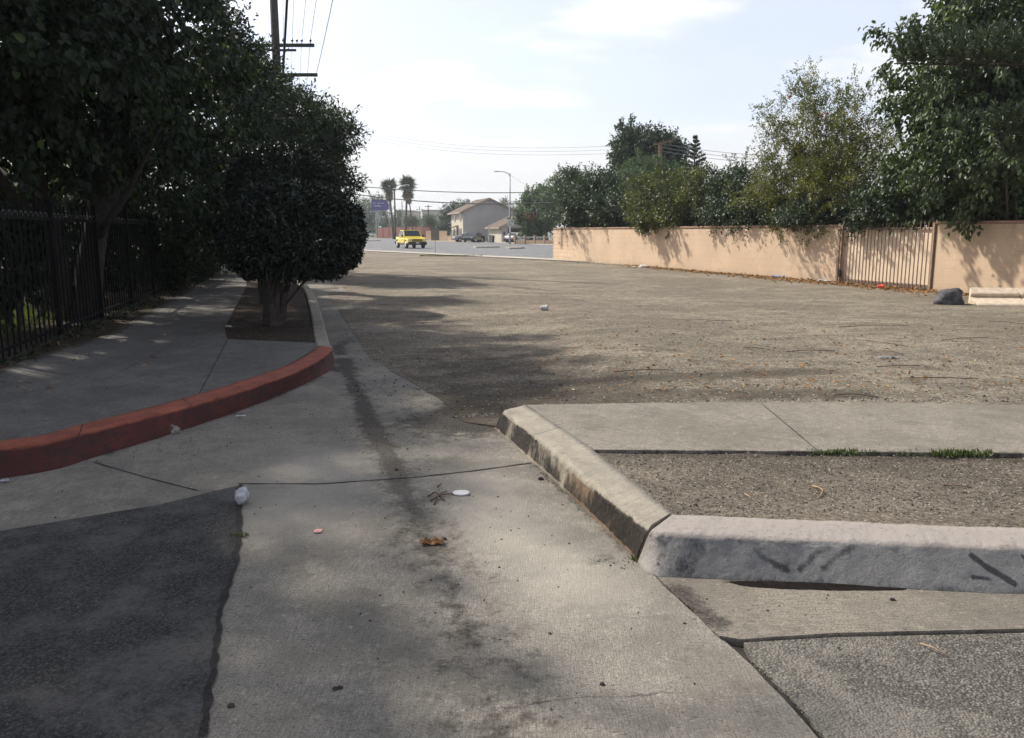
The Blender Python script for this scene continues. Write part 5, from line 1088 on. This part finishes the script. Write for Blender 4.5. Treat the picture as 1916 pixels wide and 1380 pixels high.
for i in range(9):
    px = (1092, 1125, 1165, 1225, 1290, 1355, 1425, 1500, 1590)[i]; b = BW(px, 418, 40, 16, 3.9, 1.2); rx = (1.5, 1.6, 1.5, 1.4, 1.4, 1.3, 1.3, 1.3, 1.3)[i]
    tree('hedge_shrub', ['dark shrub just behind the wall end', 'dark shrub behind the wall under the medium green tree', 'dark shrub behind the wall left of the citrus tree', 'dark shrub behind the wall under the citrus tree', 'dark shrub behind the wall right of the citrus tree', 'dark shrub behind the wall under the rounded green tree', 'dark shrub behind the wall under the pomegranate tree, left', 'dark shrub behind the wall under the pomegranate tree, middle', 'dark shrub showing over the gate'][i], 'shrub', (b[0], b[1], 0), [(b[0], b[1], 1.35, rx, 1.1, 1.25)], 6500, .13, L_dark, .05, 110, .2, .5, 90 + i, 'dark undergrowth behind the wall', shell=.3, simple_leaf=True, limbs=8)
# conifer
def conifer(label, px, ptop, pbot, d, rpx, seed):
    x, y, zt = V(px, ptop, d); zb = V(px, pbot, d)[2]; t = thing('norfolk_pine', label, 'conifer', (x, y, 0), 0, T); rng = np.random.default_rng(seed)
    MB().tube([(0, 0, 0), (0, 0, zt)], [.22, .03], 8).build('trunk', M['darkbark'], t, smooth=True); C = []; D = []
    for z in np.arange(zb, zt, .34):
        f = (zt - z) / (zt - zb); r = rpx * d / F * min(1, f * 3.2) * (.75 + .5 * f) + .04
        for k in range(8):
            a = rng.uniform(0, 6.28); dv = np.array([math.cos(a), math.sin(a), .42])
            for q in np.linspace(.12, 1, 9): C.append(np.array([0, 0, z]) + dv * r * q); D.append(dv * .5 + rng.normal(size=3) * .3 + np.array([0, 0, .9]))
    C = np.repeat(np.array(C), 2, 0); D = np.repeat(np.array(D), 2, 0); D += rng.normal(size=D.shape) * .3
    leaves('crown', C, D, rng.normal(size=D.shape), .30, .34, L_pine, t, rng, simple_leaf=True)
conifer('small pointed conifer standing right of the tall dark evergreen', 1301, 258, 400, 70, 19, 5)
# araucaria boughs reaching in from the right
def bough(t, a, b, seed, spread=.55, n=34):
    a = Vector(a); b = Vector(b); rng = np.random.default_rng(seed); pts = [a.lerp(b, k / 12) + Vector((0, 0, .12 * math.sin(k / 12 * 3) + (.25 * max(0, k / 12 - .75)))) for k in range(13)]
    bo = MB().tube(pts, [.05 * (1 - k / 15) for k in range(13)], 7).build('bough', M['darkbark'], t, smooth=True)
    ax = (b - a).normalized(); sd = ax.cross(Vector((0, 0, 1))).normalized(); C = []; D = []; U = []
    for k in range(n):
        f = .12 + .88 * k / n; i = min(11, int(f * 12)); p = pts[i].lerp(pts[i + 1], f * 12 - i)
        for s_ in (-1, 1, 0):
            L = spread * (1.2 - .6 * f) * rng.uniform(.7, 1.1); dr_ = (ax * .35 + sd * s_ * .7 + Vector((0, 0, .8 if s_ else 1.0)) + Vector(rng.normal(size=3)) * .1).normalized()
            for q in np.linspace(0.02, 1, int(26 * L / .5)):
                pp = p + dr_ * L * q + Vector((0, 0, .18 * q * q * L))
                for e in range(5): C.append(pp); D.append(Vector(rng.normal(size=3)) * .5 + dr_ * .9); U.append(Vector(rng.normal(size=3)))
    leaves('needles', np.array(C), np.array(D), np.array(U), .12, .20, L_pine, bo, rng, simple_leaf=True)
ar = thing('araucaria_tree', 'dark needled tree whose flat boughs reach in from the right edge of the view', 'conifer', (12.6, 13.5, 0), 0, T)
MB().tube([(0, 0, -.2), (0, 0, 4), (0, 0, 9)], [.25, .2, .08], 12).build('trunk', M['darkbark'], ar, smooth=True)
def loc_(p): return (p[0] - 12.6, p[1] - 13.5, p[2])
bough(ar, loc_((12.6, 13.5, V(1916, 150, 13.5)[2])), loc_(V(1672, 128, 14.2)), 1, .75)
bough(ar, loc_((12.6, 13.5, V(1916, 170, 13.5)[2])), loc_(V(1745, 120, 13.2)), 2, .5)
bough(ar, loc_((12.6, 13.5, V(1916, 330, 13.5)[2])), loc_(V(1850, 255, 13.0)), 3, .6); bough(ar, loc_((12.6, 13.5, V(1916, 350, 13.5)[2])), loc_(V(1868, 300, 13.4)), 4, .5)
# far trees
FT = 'trees beyond the main road'
def ft(label, blobs, n, mat, seed, size=.4, name='distant_tree'):
    c = blobs[0]; tree(name, label, 'tree', (c[0], c[1], 0), blobs, n, size, mat, .3, 160, size * 1.6, .5, seed, FT, shell=.35, simple_leaf=True, limbs=8)
ft('tall hazy tree at far left behind the billboard', [B(690, 395, 26, 28, 270, 6), B(668, 405, 20, 24, 270, 5), B(705, 385, 14, 20, 275, 4), B(685, 425, 34, 18, 265, 5)], 12000, L_far, 71, .6)
ft('lower bushy tree at the end of the side street', [B(720, 420, 16, 18, 260, 3), B(746, 415, 12, 22, 250, 3)], 5000, L_far, 72, .5)
ft('round clipped tree left of the pale warehouse', [B(771, 416, 13, 12, 200, 1.8)], 4000, L_far, 73, .28); ft('round clipped tree between the warehouse and the dark conifer hedge', [B(804, 414, 14, 12, 200, 1.8)], 4000, L_far, 74, .28)
ft('dark pointed tree hiding the left side of the house', [B(838, 415, 15, 20, 155, 1.8), B(832, 400, 9, 12, 155, 1), B(845, 395, 8, 14, 157, 1), B(826, 425, 10, 12, 150, 1)], 9000, L_dark, 75, .24)
ft('grey green tree showing over the ridge of the grey house, left', [B(868, 388, 18, 10, 190, 2.5)], 2500, L_olive, 76, .35); ft('grey green tree showing over the roof, right of the ridge', [B(945, 385, 12, 12, 190, 2), B(968, 400, 10, 14, 170, 2)], 3000, L_olive, 77, .3)
ft('low hedge tree line behind the red fence', [B(660, 430, 20, 8, 300, 4), B(640, 425, 18, 10, 300, 4)], 3000, L_far, 78, .5)
# a cluster of red blossom in the corner tree
x, y, z = V(999, 403, 105.5); rng = np.random.default_rng(8); C = rng.normal(size=(500, 3)) * np.array([.6, .5, .28])
fl = thing('flowering_bush', 'patch of red blossom showing in the corner tree across the road', 'bush', (x, y, 0), 0); leaves('blossom', C + np.array([0, 0, z]), rng.normal(size=(500, 3)), rng.normal(size=(500, 3)), .22, .6, L_red, fl, rng, simple_leaf=True)
MB().tube([(0, 0, 0), (.1, 1.5, 2), (.1, .2, z)], .03, 6).build('stem', M['bark'], fl)

# ------------------------------------------------------------------ litter, pebbles, twigs, weeds
def cup(label, p, s, rz, mat, lay=True, crush=.25, seed=1, name='crumpled_cup'):
    n = 20; mb = MB(); rows = [(0, .028), (.02, .030), (.05, .034), (.085, .039), (.1, .042), (.105, .040)]; vs = []
    for i, (h, r) in enumerate(rows):
        for j in range(n):
            a = 2 * math.pi * j / n; q = Vector((math.cos(a) * 3.4, math.sin(a) * 3.4, h * 60 + seed)); rr = r * (1 + crush * noise.noise(q)); vs.append((rr * math.cos(a), rr * math.sin(a), h + .012 * crush * 4 * noise.noise(q * 1.5)))
    fs = [(i * n + j, i * n + (j + 1) % n, (i + 1) * n + (j + 1) % n, (i + 1) * n + j) for i in range(len(rows) - 1) for j in range(n)] + [tuple(reversed(range(n)))]
    mb.add(vs, fs); o = mb.build(name, mat, smooth=True); o.scale = (s, s, s); o.location = p
    if lay: o.rotation_euler = (R(86), 0, rz); o.location = (p[0], p[1], p[2] + .036 * s)
    return tag(o, label, 'litter')
q = P(455, 945); cup('crumpled clear plastic cup lying at the edge of the street asphalt', (q[0], q[1] - .03, .006), .98, R(195), M['cup'], True, .45, 3)
q = P(1012, 575, .1); cup('crushed white drinks can lying on the gravel lot', (q[0], q[1], lot_z(*q)), 1.35, R(80), M['cup'], True, .3, 5, 'crushed_can')
q = P(1652, 541); cup('bright red plastic cup lying at the foot of the gate', (q[0] - .2, q[1] - .1, .03), 1.5, R(60), M['redlit'], True, .3, 6, 'plastic_cup')
def scrap(name, label, p, w_, l_, mat, seed=1, crump=.012, rz=0, n=9):
    mb = MB(); vs = []
    for i in range(n):
        for j in range(n):
            x = (i / (n - 1) - .5) * l_; y = (j / (n - 1) - .5) * w_; qn = Vector((x / l_ * 3.1, y / w_ * 3.1, seed)); vs.append((x * (1 - .1 * noise.noise(qn)), y * (1 + .2 * noise.noise(qn + Vector((5, 0, 0)))), abs(noise.noise(qn * 1.7)) * crump * 2.2 + .003))
    mb.add(vs, [(i * n + j, (i + 1) * n + j, (i + 1) * n + j + 1, i * n + j + 1) for i in range(n - 1) for j in range(n - 1)]); o = mb.build(name, mat); o.location = p; o.rotation_euler = (0, 0, rz)
    md = o.modifiers.new('thickness', 'SOLIDIFY'); md.thickness = .0015; md.offset = 1
    return tag(o, label, 'litter')
q = P(808, 1018); scrap('crumpled_paper', 'crumpled brown paper scrap lying in the dirty wheel line of the apron', (*q, .002), .045, .115, M['brownpaper'], 3, .022, R(8))
q = P(595, 995); scrap('paper_scrap', 'small pink and white torn paper square on the pale concrete', (*q, .002), .045, .04, M['pink'], 5, .003, R(5))
q = P(1460, 521); scrap('plastic_bag', 'blue plastic wrapper among dry leaves by the wall, left of the gate', (q[0], q[1], .03), .3, .5, M['bluelit'], 7, .08, R(-40))
q = P(1540, 528); scrap('paper_scrap', 'pale blue flattened packet near the gate post', (q[0], q[1], .03), .2, .4, M['palelit'], 8, .05, R(-60))
q = P(1662, 674, .12); scrap('plastic_strip', 'clear grey plastic strip on the gravel at right', (*q, lot_z(*q) + .004), .05, .26, M['cup'], 9, .015, R(4))
q = P(327, 560, .15); scrap('paper_scrap', 'white paper scrap on the left sidewalk by the fence', (*q, .154), .08, .3, M['cup'], 10, .02, R(10))
q = P(428, 612, .15); scrap('paper_scrap', 'tiny white scrap at the corner of the planting strip', (*q, .154), .05, .09, M['cup'], 11, .02, 0)
q = P(8, 902); scrap('paper_scrap', 'tiny white scrap beside the red kerb at the left edge', (*q, .004), .03, .05, M['cup'], 12, .012, 0)
q = P(451, 779); scrap('straw_scrap', 'small white strip lying below the red kerb', (*q, .002), .014, .08, M['white'], 13, .006, R(6))
q = P(1660, 674, .12); 
o = MB().tube([(0, 0, 0), (0, 0, .003), (0, 0, .009), (0, 0, .011)], [.0, .05, .052, .044], 24).build('cup_lid', M['white'], smooth=True); q = P(863, 924); o.location = (*q, .002); o.rotation_euler = (R(3), 0, 0); o.scale = (1, .8, 1); tag(o, 'flat white round cup lid beside a dark twig cluster on the apron', 'litter')
# rock by the wall
q = P(1203, 501); boulder('white_rock', 'white broken rock at the foot of the wall under the citrus tree', 'rock', (q[0], q[1], .0), (.22, .16, .12), simple('white_rock', (.6, .56, .5), .9, .1, 5), 8, 2); q = P(1187, 501); boulder('white_rock', 'smaller white rock just left of the broken one by the wall', 'rock', (q[0], q[1], .0), (.13, .1, .07), M['pale'], 9, 2)
# twigs
random.seed(77)
def twig(label, pts, r, mat, group='twigs scattered on the ground'):
    return tag(MB().tube(pts, [r * (1 - .5 * i / len(pts)) for i in range(len(pts))], 5).build('twig', mat, smooth=True), label, 'twig', group)
def ptw(l, z0=.0): return [(*P(x, y, z0), z0 + .006 + dz) for x, y, dz in l]
twig('curled pale twig on the gravel bed', ptw([(1520, 911, .0), (1531, 915, .008), (1539, 922, .01), (1536, 928, .0), (1529, 932, 0)], ZS - .02), .004, M['straw'])
twig('short pale straw on the gravel bed, left of the curled twig', ptw([(1393, 925, 0), (1401, 931, .004), (1405, 936, 0)], ZS - .02), .003, M['straw'])
twig('dark reddish twig on the gravel bed near the weeds', ptw([(1765, 909, 0), (1790, 911, .006), (1818, 914, 0)], ZS - .02), .004, M['twig'])
twig('long thin dry stalk lying on the worn asphalt at right', ptw([(1722, 1206, .0), (1745, 1218, .01), (1780, 1233, 0)], 0), .003, M['straw'])
tl = ['longest dark twig of the little heap, lying flat at its left', 'dark twig pointing right out of the heap beside the lid', 'dark twig standing up out of the middle of the heap', 'short dark twig lying just above the heap']
for i, l in enumerate(([(800, 930, 0), (815, 925, .01), (832, 938, 0)], [(805, 938, 0), (828, 930, .012), (848, 925, 0)], [(812, 945, 0), (822, 930, .015), (836, 920, .0)], [(818, 912, 0), (826, 908, .006)])): twig(tl[i], ptw(l), .005, M['twig'], 'heap of dark twigs beside the lid')
for i, (x0, y0, x1, y1, lb) in enumerate(((1150, 695, 1250, 696, 'long dark stick on the gravel left of centre'), (1570, 612, 1700, 609, 'long dark stick across the middle of the gravel'), (1470, 662, 1560, 660, 'dark stick on the gravel left of the plastic strip'), (1655, 660, 1690, 668, 'short stick beside the plastic strip'), (1700, 712, 1830, 714, 'long stick near the slab at right'), (1560, 745, 1640, 749, 'dark stick touching the back edge of the slab'), (1390, 655, 1440, 658, 'short dark stick on the gravel'), (1620, 640, 1700, 652, 'thin stick slanting above the plastic strip'), (1850, 600, 1916, 606, 'stick near the broken kerb piece'), (1640, 690, 1720, 688, 'thin dark stick below the plastic strip'), (1760, 640, 1850, 634, 'thin stick right of the plastic strip'), (1320, 600, 1370, 598, 'faint stick in the middle distance of the lot'))):
    a = P(x0, y0, .12); b = P(x1, y1, .12); m_ = ((a[0] + b[0]) / 2 + random.uniform(-.03, .03), (a[1] + b[1]) / 2 + random.uniform(-.06, .06)); twig(lb, [(*a, lot_z(*a) + .012), (*m_, lot_z(*m_) + .022), (*b, lot_z(*b) + .012)], .0055, M['twig'])
# loose stones and crumbs
def scatter(name, pts, smin, smax, mat, seed=1):
    rng = np.random.default_rng(seed); n = len(pts); base = np.array([(1, 0, 0), (-1, 0, 0), (0, 1, 0), (0, -1, 0), (0, 0, .8), (0, 0, -.6)], float); fc = np.array([(0, 2, 4), (2, 1, 4), (1, 3, 4), (3, 0, 4), (2, 0, 5), (1, 2, 5), (3, 1, 5), (0, 3, 5)])
    s = smin + (smax - smin) * rng.random((n, 1, 1)) ** 3; a = rng.uniform(0, 6.28, n); V_ = base[None] * s * rng.uniform(.6, 1.3, (n, 6, 3)); c, si = np.cos(a)[:, None], np.sin(a)[:, None]
    V_ = np.stack([V_[..., 0] * c - V_[..., 1] * si, V_[..., 0] * si + V_[..., 1] * c, V_[..., 2]], -1) + np.array(pts)[:, None, :]
    me = bpy.data.meshes.new(name); me.from_pydata(V_.reshape(-1, 3).tolist(), [], (fc[None] + (np.arange(n) * 6)[:, None, None]).reshape(-1, 3).tolist()); me.materials.append(mat); o = bpy.data.objects.new(name, me); col.objects.link(o); return tag(o, kind='stuff')
rng = np.random.default_rng(9)
pp = []
while len(pp) < 9000:
    y = 6.7 + 22 * rng.random() ** 2.2; x = rng.uniform(-1.5 - (y - 7) * .22, min(14, y * .68)); 
    if x > 11 - (y - 21) * .35 or (y < 7.6 and x < -.5) : continue
    pp.append((x, y, lot_z(x, y)))
scatter('loose_gravel', pp[:6400], .003, .018, M['stone'], 1); scatter('dark_gravel', pp[6400:], .003, .018, M['darkstone'], 2)
pb = []
while len(pb) < 5000:
    x = rng.uniform(.5, 4); y = rng.uniform(3.7, 5.05)
    if x < .80 + (5.0 - y) * 0 + max(0, (4.98 - y)) * .0 and y < 3.9: continue
    if x < .55 + (5.04 - y) * .24: continue
    if y < 3.98 - .08 * 0: 
        if y < 3.9: continue
    pb.append((x, y, ZS - .019 + .012 * noise.noise(Vector((x * 3, y * 3, 3)))))
scatter('bed_gravel', pb[:3000], .002, .010, M['stone'], 3); scatter('bed_dark_gravel', pb[3000:], .002, .010, M['darkstone'], 4)
pc = []
for (a, b), sp_, nn in (((P(815, 745), P(905, 800)), .28, 420), ((P(690, 790), P(760, 900)), .16, 200), ((P(790, 930), P(830, 940)), .14, 60), ((P(1000, 872), P(1190, 1046)), .04, 150), ((P(1130, 1045), P(1200, 1055)), .06, 50), ((P(600, 905), P(990, 1300)), .7, 260), ((P(200, 860), P(640, 760)), .35, 260), ((P(700, 700), P(850, 800)), .3, 420), ((P(1250, 1120), P(1600, 1150)), .15, 60), ((P(200, 850), P(600, 705)), .06, 120)):
    for i in range(nn): t_ = rng.random(); pc.append((a[0] + (b[0] - a[0]) * t_ + rng.normal() * sp_, a[1] + (b[1] - a[1]) * t_ + rng.normal() * sp_, .002))
pc = [p for p in pc if not (p[0] > -.1 + (6.3 - p[1]) * .26 and p[1] > 3.5)]
scatter('dirt_crumbs', pc, .0015, .0075, M['darkstone'], 5)
pw = [(rng.uniform(-6.5, -2.6), rng.uniform(5.5, 18), .152) for i in range(700)]; pw = [p for p in pw if -6.2 - (p[1] - 10) * .25 < p[0] < -3.4 - (p[1] - 6) * .12]
scatter('sidewalk_crumbs', pw, .003, .013, M['darkstone'], 6)
# larger dark crumbs one can tell apart on the apron
for i, (x, y, s_, lb) in enumerate(((1012, 897, .016, 'dark clod beside the slanted kerb'), (815, 1013, .009, 'small dark clod right of the brown paper'), (832, 1009, .01, 'second dark clod right of the brown paper'), (1127, 1281, .008, 'dark clod low on the apron'), (628, 1290, .009, 'left one of two dark clods low on the apron'), (636, 1288, .009, 'right one of two dark clods low on the apron'), (1670, 1123, .010, 'dark clod on the gutter below the painted kerb'), (742, 880, .012, 'dark clod on the joint line'), (432, 1322, .010, 'dark clod by the asphalt edge at bottom'), (855, 752, .012, 'dark clod at the lot entrance'))):
    boulder('dirt_clod', lb, 'clod', (*P(x, y), 0), (s_ * 1.3, s_, s_), M['darkstone'], i, 2, 'dark clods on the concrete')
# dry leaves along the wall
C = []
for i in range(2600):
    t_ = 9 + 19 * rng.random() ** .8; off = -.04 - abs(rng.normal()) * (.20 + .02 * (t_ - 9)) ; p = WP(t_, off); C.append((p.x, p.y, .03 + rng.random() * .03))
C = np.array(C); n = len(C); D = rng.normal(size=(n, 3)); D[:, 2] *= .25; tag(leaves('dry_leaf_litter', C, D, rng.normal(size=(n, 3)) * .4 + np.array([0, 0, 1]), .095, .5, L_dry, None, rng), kind='stuff')
p2 = [tuple(WP(rng.uniform(0, 30), -.05 - abs(rng.normal()) * .45, .03)) for i in range(900)]; scatter('wall_foot_rubble', p2, .01, .055, M['stone'], 8)
C = np.array([(*P(rng.uniform(1000, 1916), rng.uniform(600, 740), .1), .0) for i in range(420)]); C[:, 2] = [lot_z(a, b) + .01 for a, b in C[:, :2]]; n = len(C); D = rng.normal(size=(n, 3)); D[:, 2] *= .2
tag(leaves('scattered_dry_leaves', C, D, rng.normal(size=(n, 3)) * .4 + np.array([0, 0, 1]), .05, .5, L_dry, None, rng), kind='stuff')
# dark short needles/twiglets over the lot
C = np.array([(rng.uniform(-1, 12), 6.8 + 14 * rng.random() ** 1.7, .0) for i in range(2200)]); C = C[C[:, 0] < C[:, 1] * .66]; C[:, 2] = [lot_z(a, b) + .012 for a, b in C[:, :2]]; n = len(C); D = rng.normal(size=(n, 3)); D[:, 2] *= .06; D[:, 0] *= 2
tag(leaves('scattered_twiglets', C, D, rng.normal(size=(n, 3)) * .2 + np.array([0, 0, 1]), .13, .07, M['twig'], None, rng, simple_leaf=True), kind='stuff')
C = np.array([(rng.uniform(-6, -3.2), rng.uniform(5.6, 14), .156) for i in range(60)]); C = C[C[:, 0] < -3.6 - (C[:, 1] - 6) * .1]; n = len(C); D = rng.normal(size=(n, 3)); D[:, 2] *= .2
tag(leaves('sidewalk_leaves', C, D, rng.normal(size=(n, 3)) * .4 + np.array([0, 0, 1]), .06, .5, L_dry, None, rng), kind='stuff')
L_weed = leafmat('weed_leaf', (.035, .06, .018), (.09, .12, .045), (.2, .18, .08), .6, .2)
def weed(label, px, py, z0, n, w_, h_, seed, wy=.03):
    rng = np.random.default_rng(seed); x, y = P(px, py, z0); C = np.stack([np.clip(rng.normal(size=n), -1.6, 1.6) * w_, np.clip(rng.normal(size=n), -1.6, 1.6) * wy, np.zeros(n)], 1)
    o = leaves('weed_tuft', C, rng.normal(size=(n, 3)) * .6 + np.array([0, 0, 1]), rng.normal(size=(n, 3)), h_, .20, L_weed, None, rng, simple_leaf=True); o.location = (x, y, z0); return tag(o, label, 'weed', 'weeds in the pavement joints')
weed('left low tuft of weeds along the back of the gravel bed', 1575, 850, ZS - .02, 380, .12, .04, 1, .018); weed('right taller tuft of weeds along the back of the gravel bed', 1800, 853, ZS - .02, 480, .11, .045, 2, .02)
weed('sparse weeds between the two green tufts', 1700, 851, ZS - .02, 90, .06, .035, 6)
weed('tiny weed in the kerb joint at the painted corner', 1188, 1048, 0, 60, .012, .025, 3, .01); weed('dry weed tuft at the asphalt edge under the cup', 447, 1004, 0, 160, .03, .02, 4, .02)
weed('patch of grass at the near edge of the main road', 845, 479, .0, 1500, 1.2, .1, 5, .5)
C = []
for i in range(600):
    t_ = rng.random(); a = Vector((-5.0, 7.2)); b = Vector((-9.6, 26)); p = a.lerp(b, t_) + Vector((rng.normal() * .12 - .05, 0)); C.append((p.x, p.y, .15))
C = np.array(C); n = len(C); tag(leaves('fence_foot_weeds', C, rng.normal(size=(n, 3)) * .8 + np.array([0, 0, .7]), rng.normal(size=(n, 3)), .10, .35, L_vine, None, rng, simple_leaf=True), kind='stuff')

# ------------------------------------------------------------------ haze
HAZE = 0.00045
m, g = newmat('haze_air'); pv = g('ShaderNodeVolumePrincipled'); pv.inputs['Color'].default_value = (.86, .92, 1, 1); pv.inputs['Density'].default_value = HAZE; pv.inputs['Anisotropy'].default_value = .3
o_ = g('ShaderNodeOutputMaterial'); g.set(o_, 'Volume', pv.outputs[0])
if HAZE: tag(MB().box(-950, 950, -350, 1550, -2.5, 24).build('haze', m), kind='stuff')
